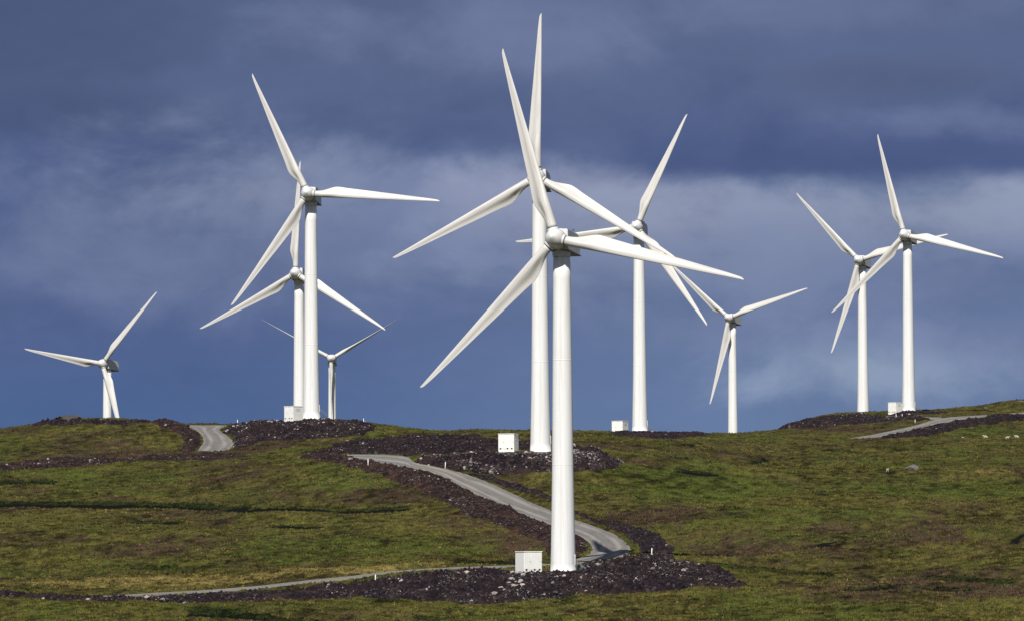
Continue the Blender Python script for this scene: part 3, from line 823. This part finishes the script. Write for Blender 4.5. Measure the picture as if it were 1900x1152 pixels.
for bi, (poly, hb, lump, ns, pale_s, bn_, lab) in enumerate(BANKS):
    # densify in the photograph first, then lay on the land
    pl = dens(poly, 12.0)
    W = np.array([hit(x, y) for x, y in pl])
    Dm = W[:, 1].mean()
    step = 0.26 * Dm / 1180
    if bn_ in ('trackleft', 'trackright', 'dyke'): step *= 1.35
    pad = 1.5
    gx = np.arange(W[:, 0].min() - pad, W[:, 0].max() + pad, step)
    gy = np.arange(W[:, 1].min() - pad, W[:, 1].max() + pad, step * 1.5)
    XX, YY = np.meshgrid(gx, gy, indexing='ij')
    sd = sdist(W[:, :2], XX, YY, margin=2.5, step=0.8)
    rs = road_sd(XX, YY)
    ragged = sd + 1.6 * vnoise(XX, YY, 2.6, 61) + 0.9 * vnoise(XX, YY, 0.9, 62)
    keep = (sd > -1.2) & (rs < 0.1)
    c0, v0 = cell(XX, YY, 3.2, 43 + bi)
    c1, v1 = cell(XX, YY, 1.25, 63 + bi); c2, v2 = cell(XX, YY, 0.55, 83 + bi)
    rough = 0.7 * lump * smooth01(1.1 - c0) * (v0 - 0.25) + lump * (smooth01(1 - c1) * (0.3 + v1)) + 0.9 * lump * (smooth01(1 - c2) * (0.2 + v2)) + 0.5 * vnoise(XX, YY, 4.0, 99)
    amp = smooth01(ragged / 1.6) * smooth01((-rs - 0.1) / 1.2)
    for kk in ('t1', 't2', 't3', 't7', 't9', 't10'):
        dd = np.hypot(XX - TPOS[kk][0], YY - TPOS[kk][1])
        amp = amp * (0.12 + 0.88 * smooth01((dd - 5) / 9))
    for kx, ky in KPOS:
        amp = amp * (0.03 + 0.97 * smooth01((np.hypot(XX - kx, YY - ky) - 3.6) / 5))
    ZZ = base_z(XX, YY) + relief(XX, YY, rs) + (hb * smooth01(ragged / 4.0) + rough) * amp - 0.35 * (1 - smooth01((ragged + 0.3) / 0.8)) + 0.03
    vid = -np.ones(XX.shape, np.int64); vid[keep] = np.arange(keep.sum())
    a_ = vid[:-1, :-1]; b_ = vid[1:, :-1]; c_ = vid[1:, 1:]; d_ = vid[:-1, 1:]
    ok = (a_ >= 0) & (b_ >= 0) & (c_ >= 0) & (d_ >= 0)
    qd = np.stack([a_[ok], b_[ok], c_[ok], d_[ok]], -1)
    BTOP.append((gx, gy, ZZ, keep))
    o = np_mesh('peat_bank', np.stack([XX[keep], YY[keep], ZZ[keep]], -1), qd, M_PEAT_BROWN if bn_ in ('trackleft', 'crestleft', 'dyke') else M_PEAT)
    tag(o, lab, 'bank', kind='stuff')
    # stones
    cand = np.nonzero(((amp > 0.08) & (ragged > 0.2)).ravel())[0]
    if len(cand) and ns:
        r = np.random.default_rng(200 + bi)
        # stones clump together
        pc = XX.ravel()[cand]; qc = YY.ravel()[cand]
        wgt = np.clip(0.28 + 1.9 * vnoise(pc, qc, 6, 71) + 1.1 * vnoise(pc, qc, 2.2, 72), 0.01, 2); wgt /= wgt.sum()
        pick = r.choice(cand, size=min(int(ns * 1.15), len(cand)), replace=False, p=wgt)
        sc = 0.9 + 0.25 * (Dm / 1180 - 1)
        sizes = np.exp(r.normal(math.log(0.15), 0.5, len(pick))).clip(0.06, 0.6) * sc
        sizes[: len(sizes) // 9] = (sizes[: len(sizes) // 9] * 1.7).clip(0.1, 0.65)
        tones = np.where(r.random(len(pick)) < pale_s * 0.75, 0.2 + 0.8 * r.random(len(pick)) ** 1.3, r.uniform(0.0, 0.07, len(pick)))
        pts = np.stack([XX.ravel()[pick], YY.ravel()[pick], ZZ.ravel()[pick] + sizes * 0.15], -1)
        order = np.argsort(-sizes * (0.4 + tones))
        nbig = min(14, ns // 60)
        for q in order[:nbig]: INDIV.append((pts[q], sizes[q] * 1.15, max(tones[q], 0.55), bn_))
        rest = order[nbig:]
        scatter_stones('rubble', pts[rest], sizes[rest], tones[rest], 'loose broken stones lying on the ' + lab, r)

# the larger pale rocks, each a thing of its own
WHERE = {'front': 'on the peat bank below the front turbine', 'frontleft': 'in the ditch beside the thin lower left track', 'middle': 'on the bank under the second turbine', 'middleback': 'on the bank behind the head of the winding track',
         'trackleft': 'on the bank beside the winding track', 'trackright': 'in the ditch beyond the winding track', 'left': 'on the crest mound under the tall left turbine', 'crestleft': 'beside the crest track', 'dyke': 'in the long line of stones on the left slope',
         'cresttwo': 'on the crest right of centre', 'right': 'on the mound of the right hand crest', 'rightback': 'by the right hand kiosk', 'ridge': 'below the track on the right ridge', 'farleft': 'on the far left crest'}


def rock(p, s, tone, label, group, seed, sub=2, sq=(1.2, 1.0, 0.75), name='rock'):
    V_, Fq = rock_verts(sub, seed)
    V_ = V_ * np.array(sq) * s
    o = mesh_obj(name, V_, Fq, M_STONE, smooth=False)
    fattr(o, 'tone', np.full(len(V_), tone))
    o.location = p; o.rotation_euler = (0, 0, seed * 1.3)
    tag(o, label, 'rock', group)
    return o


for i, (p, s, t, w_) in enumerate(INDIV):
    rock(p, s, t, 'small pale rock lying ' + WHERE[w_], 'pale rocks ' + WHERE[w_], 500 + i, sub=1)
pile = [(947, 1071, .42), (954, 1068, .36), (960, 1073, .5), (967, 1069, .45), (972, 1075, .4), (950, 1079, .5), (958, 1081, .42), (966, 1083, .45), (974, 1081, .36), (929, 1092, .34), (936, 1094, .26), (953, 1090, .5), (962, 1091, .55), (969, 1088, .42), (976, 1071, .26), (944, 1087, .3)]
for i, (x, y, s) in enumerate(pile):
    X, Y, Z = hit(x, y + 4)
    rock((X, Y, top(X, Y) + s * 0.5), s * 1.5, random.uniform(0.6, 0.95), 'pale boulder heaped just below the front white kiosk', 'pale boulders heaped below the front kiosk', 900 + i)
for i, (x, y, s) in enumerate([(600, 838, .4), (612, 838.5, .45), (632, 835, .55), (645, 831, .45), (672, 827, .3), (679, 840, .35), (758, 858, .35), (776, 860, .4), (795, 862, .4)]):
    X, Y, Z = hit(x, y)
    rock((X, Y, top(X, Y) + s * 0.4), s, 0.85, 'white rock at the head of the winding track', 'white rocks at the head of the winding track', 950 + i)
for i, (x, y, s) in enumerate([(163, 1120, .55), (250, 1112, .35), (80, 1118, .35)]):
    X, Y, Z = hit(x, y)
    rock((X, Y, top(X, Y) + s * 0.4), s, 0.8, ['pale rock in the ditch at lower left, largest of the three', 'pale rock in the lower left ditch, right of the largest', 'pale rock in the lower left ditch, leftmost of the three'][i], 'rocks in the lower left ditch', 970 + i)
X, Y, Z = hit(1692, 874)
rock((X, Y, float(land(X, Y)) + 0.75), 1.85, 0.24, 'large rounded grey boulder alone in the grass on the right slope', None, 990, sub=3, sq=(1.15, 0.9, 0.72), name='boulder')
X, Y, Z = hit(128, 786)
rock((X, Y - 3, top(X, Y - 3) + 0.7), 3.4, 0.07, 'dark rocky outcrop on the crest left of the farthest left turbine', None, 991, sub=3, sq=(1.35, 1.0, 0.6), name='rock_outcrop')
X, Y, Z = hit(1830, 757)
rock((X, Y, float(land(X, Y)) + 0.3), 1.3, 0.3, 'grey rock on the skyline above the right ridge track', None, 992, sub=2, sq=(1.6, 1.0, 0.5), name='boulder')
X, Y, Z = hit(1893, 747)
rock((X, Y, float(land(X, Y)) + 0.3), 1.6, 0.2, 'dark rock on the skyline at the right edge', None, 993, sub=2, sq=(1.6, 1.0, 0.5), name='boulder')

# ------------------------------------------------------------------ moor grass and heather tufts (uncountable)
m, n, b = new_mat('tuft leaves')
tc_ = n.attr('tuftcol', True)
n.put(b.inputs['Base Color'], tc_); b.inputs['Roughness'].default_value = 1.0; b.inputs['Specular IOR Level'].default_value = 0.05
M_TUFT = m


def tufts(name, N, y_lo, y_hi, hgt, seed, label):
    r = np.random.default_rng(seed)
    px = r.uniform(-140, 2040, N)
    # roughly even over the picture: farther rings get fewer per square metre
    D = 1 / r.uniform(1 / y_hi, 1 / y_lo, N)
    X = (px - 950) / F * D; Y = D
    keep = road_sd(X, Y) < -0.3
    for poly, *_ in BANKS:
        pass
    X, Y = X[keep], Y[keep]; N = len(X)
    he, lu, st, pe, ru = cover(X, Y)
    Z = land(X, Y)
    lo = 0.0
    bankd = np.zeros(N, bool)
    for Wp in BANKW:
        bankd |= sdist(Wp, X, Y, margin=2.0, step=2.0) > 0.4
    bankd &= r.random(N) > np.clip(0.10 + 0.9 * (vnoise(X, Y, 4.0, 37) + 0.1), 0.04, 0.45)
    rnd = r.random((N, 3))
    k_ = (~bankd) & (pe < 0.5)
    X, Y, Z, he, lu, st, rnd = X[k_], Y[k_], Z[k_], he[k_], lu[k_], st[k_], rnd[k_]; N = len(X)
    C_ = np.empty((N, 3)); C_[:] = (0.108, 0.095, 0.023)
    q = rnd[:, 0]
    is_l = q < lu * 0.9; C_[is_l] = (0.082, 0.096, 0.019)
    q2 = rnd[:, 1]
    is_h = q2 < he * 0.9; C_[is_h] = (0.082, 0.055, 0.031)
    is_p = is_h & (r.random(N) < 0.22); C_[is_p] = (0.070, 0.045, 0.045)
    is_s = rnd[:, 2] < np.clip(st * 1.2 - 0.12, 0.004, 0.8); C_[is_s] = (0.17, 0.13, 0.045)
    C_[ru[k_] > 0.45] = (0.016, 0.024, 0.006)
    C_ *= (np.exp(r.normal(-0.08, 0.30, N)).clip(0.4, 1.35) * tone(X, Y))[:, None].clip(0.2, 1.6)  # random variation, times the same painted hummock shade as the ground
    nb_ = 6
    h = hgt * r.uniform(0.5, 1.5, N); wd = h * r.uniform(0.5, 1.0, N)
    ang = r.uniform(0, math.pi * 2, (N, nb_)); rad = r.uniform(0.1, 0.9, (N, nb_)) * wd[:, None]
    bx = X[:, None] + np.cos(ang) * rad * 0.5; by = Y[:, None] + np.sin(ang) * rad * 0.5
    a2_ = r.uniform(0, math.pi, (N, nb_)); bw = 0.30 * wd[:, None] * r.uniform(0.6, 1.4, (N, nb_))
    tx = bx + np.cos(ang) * rad * r.uniform(0.3, 1.2, (N, nb_)); ty = by + np.sin(ang) * rad * r.uniform(0.3, 1.2, (N, nb_))
    tz = h[:, None] * r.uniform(0.5, 1.0, (N, nb_))
    zb = Z[:, None] - 0.05
    v0 = np.stack([bx - np.cos(a2_) * bw, by - np.sin(a2_) * bw, zb + 0 * bx], -1)
    v1 = np.stack([bx + np.cos(a2_) * bw, by + np.sin(a2_) * bw, zb + 0 * bx], -1)
    v2 = np.stack([tx, ty, zb + tz], -1)
    VV = np.stack([v0, v1, v2], 2).reshape(-1, 3)
    FF = np.arange(len(VV)).reshape(-1, 3)
    o = np_mesh(name, VV, FF, M_TUFT, smooth=False, n=3)
    a = o.data.attributes.new('tuftcol', 'FLOAT_COLOR', 'POINT')
    cc = np.ones((len(VV), 4), np.float32); cc[:, :3] = np.repeat(C_, nb_ * 3, 0)
    a.data.foreach_set('color', cc.ravel())
    tag(o, label, 'grass', kind='stuff')


BANKW = [np.array([hit(x, y)[:2] for x, y in dens(b_[0], 25.0)]) for b_ in BANKS]
tufts('moor_grass', 120000, 1060, 1420, 0.36, 11, 'rough grass and heather tufts covering the lower slope')
tufts('moor_grass', 90000, 1420, 2450, 0.42, 12, 'rough grass and heather tufts covering the upper slope')

# ------------------------------------------------------------------ wind turbines
def blade_mesh():
    st_r = [2.25, 2.8, 3.6, 4.6, 5.6, 6.6, 7.6, 8.4, 9.2, 10.2, 12, 15, 19, 23, 27, 31, 34.5, 37.5, 39.4, 40.5, 41.0, 41.2]
    ch_x = [2.25, 3.4, 4.6, 6.5, 8.0, 8.8, 9.8, 12, 41.2 * 0.93, 40.5, 41.2]; ch_y = [2.0, 2.0, 2.25, 2.95, 3.45, 3.58, 3.50, 3.22, 0.82, 0.52, 0.15]
    th_x = [2.25, 3.4, 5, 8.8, 12, 20, 30, 41.2]; th_y = [1.0, 1.0, 0.78, 0.42, 0.32, 0.23, 0.18, 0.14]
    tw_x = [2.25, 5, 9, 15, 25, 41.2]; tw_y = [14, 14, 12, 8, 4, 1]
    le_x = [2.25, 41.2]; le_y = [1.0, 0.20]
    nn = 28
    V_, Fq = [], []
    for r in st_r:
        c_ = np.interp(r, ch_x, ch_y); t_ = np.interp(r, th_x, th_y); tw = math.radians(np.interp(r, tw_x, tw_y) + 2)
        circ = smooth01(np.array((6.8 - r) / 3.4)).item()
        LE = np.interp(r, le_x, le_y)
        for i in range(nn):
            a = 2 * math.pi * i / nn
            xc = 0.5 - 0.5 * math.cos(a)                                # 0 at LE .. 1 at TE
            yt = 5 * t_ * (0.2969 * math.sqrt(max(xc, 0)) - 0.126 * xc - 0.3516 * xc ** 2 + 0.2843 * xc ** 3 - 0.1036 * xc ** 4) * (1 if a < math.pi else -(1.0 - 0.80 * smooth01(np.array((xc - 0.38) / 0.42)).item()))
            ycirc = 0.5 * math.sin(a)
            y = (yt * (1 - circ) + ycirc * circ * t_) * c_
            x = LE - xc * c_
            x0 = LE - 0.4 * c_
            dx = x - x0
            # LE (+x) turned upwind (-y)
            X = x0 + dx * math.cos(tw) + y * math.sin(tw)
            Yy = -dx * math.sin(tw) + y * math.cos(tw)
            pb = -0.9 * max(0, (r - 8) / 33) ** 2 * 0.6
            V_.append((X, Yy + pb, r))
    ns_ = len(st_r)
    for s in range(ns_ - 1):
        for i in range(nn):
            j_ = (i + 1) % nn
            Fq.append((s * nn + i, s * nn + j_, (s + 1) * nn + j_, (s + 1) * nn + i))
    Fq.append(tuple(range(nn))[::-1]); Fq.append(tuple((ns_ - 1) * nn + i for i in range(nn)))
    return V_, Fq


def lathe(profile, seg=48, axis='Z'):
    V_, Fq = [], []
    for r, z in profile:
        for i in range(seg):
            a = 2 * math.pi * i / seg
            V_.append((r * math.cos(a), r * math.sin(a), z) if axis == 'Z' else (r * math.cos(a), z, r * math.sin(a)))
    for s in range(len(profile) - 1):
        for i in range(seg):
            j_ = (i + 1) % seg
            Fq.append((s * seg + i, s * seg + j_, (s + 1) * seg + j_, (s + 1) * seg + i))
    Fq.append(tuple(range(seg))[::-1]); Fq.append(tuple((len(profile) - 1) * seg + i for i in range(seg)))
    return V_, Fq


def fix_normals(o):
    bm = bmesh.new(); bm.from_mesh(o.data); bmesh.ops.recalc_face_normals(bm, faces=bm.faces); bm.to_mesh(o.data); bm.free()


TILTM = Matrix.Translation((0, -OVER * math.cos(TILT), HUBH)) @ Matrix.Rotation(-TILT, 4, 'X')   # rotor frame: nose (-y) tilted up


def make_turbine():
    root = empty('wind_turbine', (0, 0, 0))
    V_, Fq = lathe([(2.72, -1.5), (2.72, -0.02), (2.66, 0.0), (2.58, 2), (2.47, 6), (2.34, 12), (2.21, 20), (2.10, 30), (2.0, 40), (1.90, 50), (1.80, 60), (1.74, 65.4)])
    tower = mesh_obj('tower', V_, Fq, M_TOWER, root)
    for z, r in ((22.2, 2.19), (43.5, 1.968)):
        V_, Fq = lathe([(r + 0.0, z - 0.09), (r + 0.006, z - 0.05), (r + 0.006, z + 0.05), (r, z + 0.09)])
        mesh_obj('flange', V_, Fq, M_TOWER, tower)
    # door on the right-hand side with a short stair
    bm = bmesh.new(); bevel_box(bm, -0.5, 0.5, -0.12, 0.12, 0, 2.2, 0.05)
    bmesh.ops.rotate(bm, verts=bm.verts, cent=(0, 0, 0), matrix=Matrix.Rotation(math.radians(96), 3, 'Z'))
    bmesh.ops.translate(bm, verts=bm.verts, vec=(2.5 * math.sin(math.radians(96)), -2.5 * math.cos(math.radians(96)), 1.7))
    bm_obj('door', bm, M_SEAM, tower)
    bm = bmesh.new()
    for i in range(7): bevel_box(bm, -0.45, 0.45, -0.25 - 0.27 * (i + 1), -0.25 - 0.27 * i, 1.5 - 0.22 * i - 0.05, 1.5 - 0.22 * i, 0)
    for s in (-0.47, 0.47):
        for yy, z0, z1 in ((-0.35, 0, 2.6), (-1.1, 0, 2.0), (-2.1, 0, 1.2)):
            bevel_box(bm, s - 0.03, s + 0.03, yy - 0.03, yy + 0.03, z0, z1, 0)
        for q in range(12):
            t = q / 12; bevel_box(bm, s - 0.025, s + 0.025, -0.35 - 1.75 * (t + 0.09), -0.35 - 1.75 * t, 2.5 - 1.4 * t - 0.12, 2.56 - 1.4 * t, 0)
    bmesh.ops.rotate(bm, verts=bm.verts, cent=(0, 0, 0), matrix=Matrix.Rotation(math.radians(96), 3, 'Z'))
    bmesh.ops.translate(bm, verts=bm.verts, vec=(2.5 * math.sin(math.radians(96)), -2.5 * math.cos(math.radians(96)), 0))
    bm_obj('steps', bm, M_GREY, tower)
    # nacelle, in the tilted rotor frame (y downwind)
    bm = bmesh.new()
    pts = [(2.05, -1.95), (2.05, 2.3), (9.6, 2.3), (11.0, 1.7), (11.5, 0.2), (11.5, -1.75), (11.2, -1.95)]
    vs = [[bm.verts.new((s * 1.95 * (1 if y < 9 else 0.9), y, z)) for y, z in pts] for s in (-1, 1)]
    bm.faces.new(vs[0]); bm.faces.new(vs[1][::-1])
    for i in range(len(pts)):
        k2 = (i + 1) % len(pts); bm.faces.new((vs[0][i], vs[1][i], vs[1][k2], vs[0][k2]))
    bmesh.ops.recalc_face_normals(bm, faces=bm.faces)
    bmesh.ops.bevel(bm, geom=list(bm.edges), offset=0.14, segments=2, affect='EDGES')
    nac = bm_obj('nacelle', bm, M_NAC, root); nac.matrix_local = TILTM
    bm = bmesh.new(); bevel_box(bm, -2.05, 2.05, 2.4, 11.45, -2.12, -1.96, 0.04)
    bm_obj('floor_pan', bm, M_GREY, nac)
    V_, Fq = lathe([(1.85, -0.9), (1.85, 0.1), (2.0, 0.6)], 40)
    bm = bmesh.new(); me = bpy.data.meshes.new('t')
    yb = bm_obj('yaw_collar', bm, M_NAC, nac)
    yb.data.from_pydata(V_, [], Fq); yb.location = (0, OVER, -2.2); yb.rotation_euler = (TILT, 0, 0)
    bpy.data.meshes.remove(me)
    bm = bmesh.new(); bevel_box(bm, -0.62, 0.62, 2.5, 3.6, 2.303, 2.42, 0.03)
    bm_obj('roof_hatch', bm, M_HUB, nac)
    for s in (-0.9, 0.9):
        bm = bmesh.new()
        bevel_box(bm, s - 0.04, s + 0.04, 9.1, 9.18, 2.25, 3.1, 0)
        bevel_box(bm, s - 0.2, s + 0.2, 9.05, 9.25, 3.0, 3.15, 0)
        bm_obj('wind_sensor', bm, M_DARK, nac)
    # hub with spinner nose
    prof = [(0.0 + 0.02, -2.75), (0.28, -2.68), (0.62, -2.42), (1.10, -1.98), (1.62, -1.40), (1.95, -0.7), (2.06, 0.0), (2.06, 1.1), (1.92, 1.7), (1.85, 2.0)]
    V_, Fq = lathe(prof, 48, 'Y')
    hub = mesh_obj('rotor_hub', V_, Fq, M_HUB, root); fix_normals(hub); hub.matrix_local = TILTM
    return root


BV, BF = blade_mesh()
blade_me = bpy.data.meshes.new('blade'); blade_me.from_pydata(BV, [], BF); blade_me.materials.append(M_BLADE)
bm = bmesh.new(); bm.from_mesh(blade_me); bmesh.ops.recalc_face_normals(bm, faces=bm.faces); bm.to_mesh(blade_me); bm.free()
blade_me.polygons.foreach_set('use_smooth', [True] * len(blade_me.polygons))
V_, Fq = lathe([(1.16, 1.2), (1.16, 2.12), (1.10, 2.16)], 36)
sock_me = bpy.data.meshes.new('blade_socket'); sock_me.from_pydata(V_, [], Fq); sock_me.materials.append(M_HUB)
V_, Fq = lathe([(1.02, 2.10), (1.05, 2.12), (1.05, 2.26), (1.00, 2.28)], 36)
ring_me = bpy.data.meshes.new('root_ring'); ring_me.from_pydata(V_, [], Fq); ring_me.materials.append(M_DARK)
for me in (sock_me, ring_me): me.polygons.foreach_set('use_smooth', [True] * len(me.polygons))


def copy_tree(o, parent=None):
    c = o.copy(); COL.objects.link(c); c.parent = parent
    for ch in list(o.children): copy_tree(ch, c)
    return c


TL = {'t1': 'nearest and largest white wind turbine, on the dark peat bank in the foreground',
      't2': 'tall white wind turbine right behind the foreground one, one blade straight up',
      't3': 'tall white wind turbine on the left crest, one blade out level to the right',
      't4': 'white wind turbine just behind the tall left one, one blade straight up, two down sideways',
      't5': 'small distant white wind turbine with thin edge-on blades in a Y shape',
      't6': 'small white wind turbine at the far left of the skyline',
      't7': 'white wind turbine on the crest right of centre with a kiosk at its left',
      't8': 'smaller white wind turbine standing alone right of centre beyond the crest',
      't9': 'white wind turbine at right, left and farther one of the right hand pair',
      't10': 'white wind turbine at right, nearer one of the pair with a kiosk beside it'}
proto = make_turbine()
first = True
for k_ in ('t1', 't2', 't3', 't7', 't4', 't10', 't9', 't6', 't8', 't5'):
    x, y, z, yw, azb, hub = TPOS[k_]
    o = proto if first else copy_tree(proto_clean)
    if first:
        first = False
        proto_clean = proto
        made = []
    o.location = (x, y, z); o.rotation_euler = (0, 0, -yw)
    tag(o, TL[k_], 'wind turbine', 'white wind turbines on the moor')
    made.append((o, azb, k_))
for o, azb, k_ in made:
    for i in range(3):
        bl = bpy.data.objects.new('blade', blade_me); COL.objects.link(bl); bl.parent = o
        R3 = Matrix.Rotation(azb + i * 2 * math.pi / 3, 4, 'Y')
        pitch = Matrix.Rotation(math.radians(-92), 4, 'Z') if k_ == 't5' else Matrix.Identity(4)
        bl.matrix_local = TILTM @ R3 @ pitch
        for nm2, me in (('blade_socket', sock_me), ('root_ring', ring_me)):
            s = bpy.data.objects.new(nm2, me); COL.objects.link(s); s.parent = bl

# ------------------------------------------------------------------ transformer kiosks
def make_kiosk():
    root = empty('transformer_kiosk', (0, 0, 0))
    w_, d_, h_ = 2.05, 1.95, 3.95
    bm = bmesh.new(); bevel_box(bm, -w_, w_, -d_, d_, -0.6, h_, 0.05)
    body = bm_obj('body', bm, M_KIOSK, root)
    bm = bmesh.new(); bevel_box(bm, -w_ - 0.09, w_ + 0.09, -d_ - 0.09, d_ + 0.09, h_ + 0.003, h_ + 0.2, 0.05)
    bm_obj('roof', bm, M_KIOSK, root)
    for x0, x1 in ((-1.95, -0.55), (-0.50, 1.95)):
        bm = bmesh.new(); bevel_box(bm, x0, x1, -d_ - 0.03, -d_ + 0.02, 0.42, h_ - 0.14, 0.012)
        dr = bm_obj('door', bm, M_KIOSK, root)
        bm = bmesh.new(); bevel_box(bm, x1 - 0.16, x1 - 0.08, -d_ - 0.07, -d_ - 0.028, 1.9, 2.15, 0.01)
        bm_obj('handle', bm, M_DARK, dr)
    for x0 in (-1.5, 0.35, 1.45):
        bm = bmesh.new(); bevel_box(bm, x0 - 0.2, x0 + 0.2, -d_ - 0.045, -d_ + 0.02, 0.25, 0.60, 0.01)
        bm_obj('vent', bm, M_DARK, root)
    bm = bmesh.new()
    for q in range(6): bevel_box(bm, w_ - 0.01, w_ + 0.03, -0.9, 0.9, 2.6 + q * 0.16, 2.69 + q * 0.16, 0)
    bm_obj('louvre', bm, M_SEAM, root)
    return root


KI = [(981, 1060, 1181, 27, 'front white kiosk left of the foreground turbine', 0),
      (943.5, 835, 1448, -17, 'white kiosk left of the second turbine on the middle bank', 0),
      (544.5, 778.5, 1762, -45, 'white kiosk on the left crest against the tower behind', 0),
      (1150.5, 803.5, 1930, -30, 'white kiosk on the crest left of the turbine right of centre', 0),
      (1661.5, 766, 2238, -45, 'white kiosk beside the right hand turbine of the pair', 0)]
kp = make_kiosk()
for i, (x, y, D, ang, lab, _) in enumerate(KI):
    o = kp if i == 0 else copy_tree(kp)
    sx, sz = ray(x, y)
    o.location = (float(sx * D), D, float(sz * D)); o.rotation_euler = (0, 0, math.radians(ang))
    tag(o, lab, 'kiosk', 'white transformer kiosks')

# white slab beside the left turbine of the right-hand pair
sx, sz = ray(1582, 770)
bm = bmesh.new(); bevel_box(bm, -2.6, 2.6, -1.5, 1.5, -0.8, 1.75, 0.08); bevel_box(bm, -0.4, 2.55, -1.2, 1.2, 1.755, 2.15, 0.06)
o = bm_obj('concrete_slab', bm, M_CONC, None); o.location = (float(sx * 2470), 2470, top(float(sx * 2470), 2470.0))
tag(o, 'low white concrete slab at the foot of the farther turbine of the right pair', 'slab')

# ------------------------------------------------------------------ marker posts
PO = [(675, 793, 'short white marker post on the right end of the left crest mound'), (683, 868, 'white marker post on the bank below the head of the winding track'), (696, 1083, 'white marker post on the dark bank left of the front kiosk'),
      (441, 788.5, 'tiny white marker post on the skyline by the crest track'), (1698, 785, 'white marker post beside the ridge track'), (1209, 1046, 'grey white marker post on the bank right of the front turbine'),
      (1663, 772.5, 'white marker post below the right hand kiosk, left of two'), (1674, 772.5, 'white marker post below the right hand kiosk, right of two'), (826, 868, 'white marker post beside the winding track below the second bank')]
for i, (x, y, lab) in enumerate(PO):
    X, Y, Z = hit(x, y)
    bm = bmesh.new()
    hh = 1.5 if y > 850 else 1.2
    bmesh.ops.create_cone(bm, cap_ends=True, segments=12, radius1=0.13, radius2=0.10, depth=hh + 0.6, matrix=Matrix.Translation((0, 0, (hh - 0.6) / 2)))
    bmesh.ops.create_uvsphere(bm, u_segments=12, v_segments=6, radius=0.11, matrix=Matrix.Translation((0, 0, hh)))
    post = bm_obj('marker_post', bm, M_POST, None, True)
    post.location = (X, Y, top(X, Y) + 0.05); post.rotation_euler = (0.03 * (i % 3 - 1), 0.06 * ((i * 7) % 3 - 1), 0)
    tag(post, lab, 'post', 'white marker posts on the moor')

# ------------------------------------------------------------------ sheep
def sheep_mesh():
    J = [((0.0, 0, 0.62), .26), ((0.30, 0, 0.66), .27), ((-0.32, 0, 0.64), .28), ((0.52, 0, 0.78), .15), ((0.66, 0, 0.90), .11), ((0.84, 0, 0.84), .06),
         ((0.30, 0.17, 0.42), .09), ((0.31, 0.18, 0.05), .04), ((0.30, -0.17, 0.42), .09), ((0.30, -0.18, 0.05), .04),
         ((-0.34, 0.17, 0.42), .11), ((-0.40, 0.18, 0.24), .05), ((-0.36, 0.18, 0.03), .04), ((-0.34, -0.17, 0.42), .11), ((-0.40, -0.18, 0.24), .05), ((-0.36, -0.18, 0.03), .04), ((-0.58, 0, 0.56), .06)]
    E_ = [(0, 1), (0, 2), (1, 3), (3, 4), (4, 5), (1, 6), (6, 7), (1, 8), (8, 9), (2, 10), (10, 11), (11, 12), (2, 13), (13, 14), (14, 15), (2, 16)]
    me = bpy.data.meshes.new('sheep'); me.from_pydata([j_[0] for j_ in J], E_, [])
    o = bpy.data.objects.new('sheep', me); COL.objects.link(o)
    md = o.modifiers.new('s', 'SKIN')
    for v_, j_ in zip(me.skin_vertices[0].data, J): v_.radius = (j_[1], j_[1])
    me.skin_vertices[0].data[0].use_root = True
    sb = o.modifiers.new('u', 'SUBSURF'); sb.levels = 2; sb.render_levels = 2
    bpy.context.view_layer.update()
    ev = o.evaluated_get(bpy.context.evaluated_depsgraph_get())
    out_me = bpy.data.meshes.new_from_object(ev)
    bpy.data.objects.remove(o)
    out_me.materials.clear(); out_me.materials.append(M_WOOL)
    return out_me


sm = sheep_mesh()
SH = [(1647, 878, 80, 1.25, 'sheep standing near the big grey boulder on the right slope'), (1785, 813.5, 20, 0.95, 'smallest sheep, leftmost of the far right flock'),
      (1829, 811, 165, 1.5, 'pale sheep, second from the left in the far right flock'), (1869, 813.5, 10, 1.3, 'pale sheep, third from the left in the far right flock'), (1887, 812, 150, 1.5, 'pale sheep, rightmost of the far right flock')]
for x, y, a, s, lab in SH:
    X, Y, Z = hit(x, y)
    o = bpy.data.objects.new('sheep', sm); COL.objects.link(o)
    o.location = (X, Y, float(land(X, Y)) + 0.12); o.rotation_euler = (0, 0, math.radians(a)); o.scale = (s, s, s)
    tag(o, lab, 'sheep', 'sheep grazing on the moor')
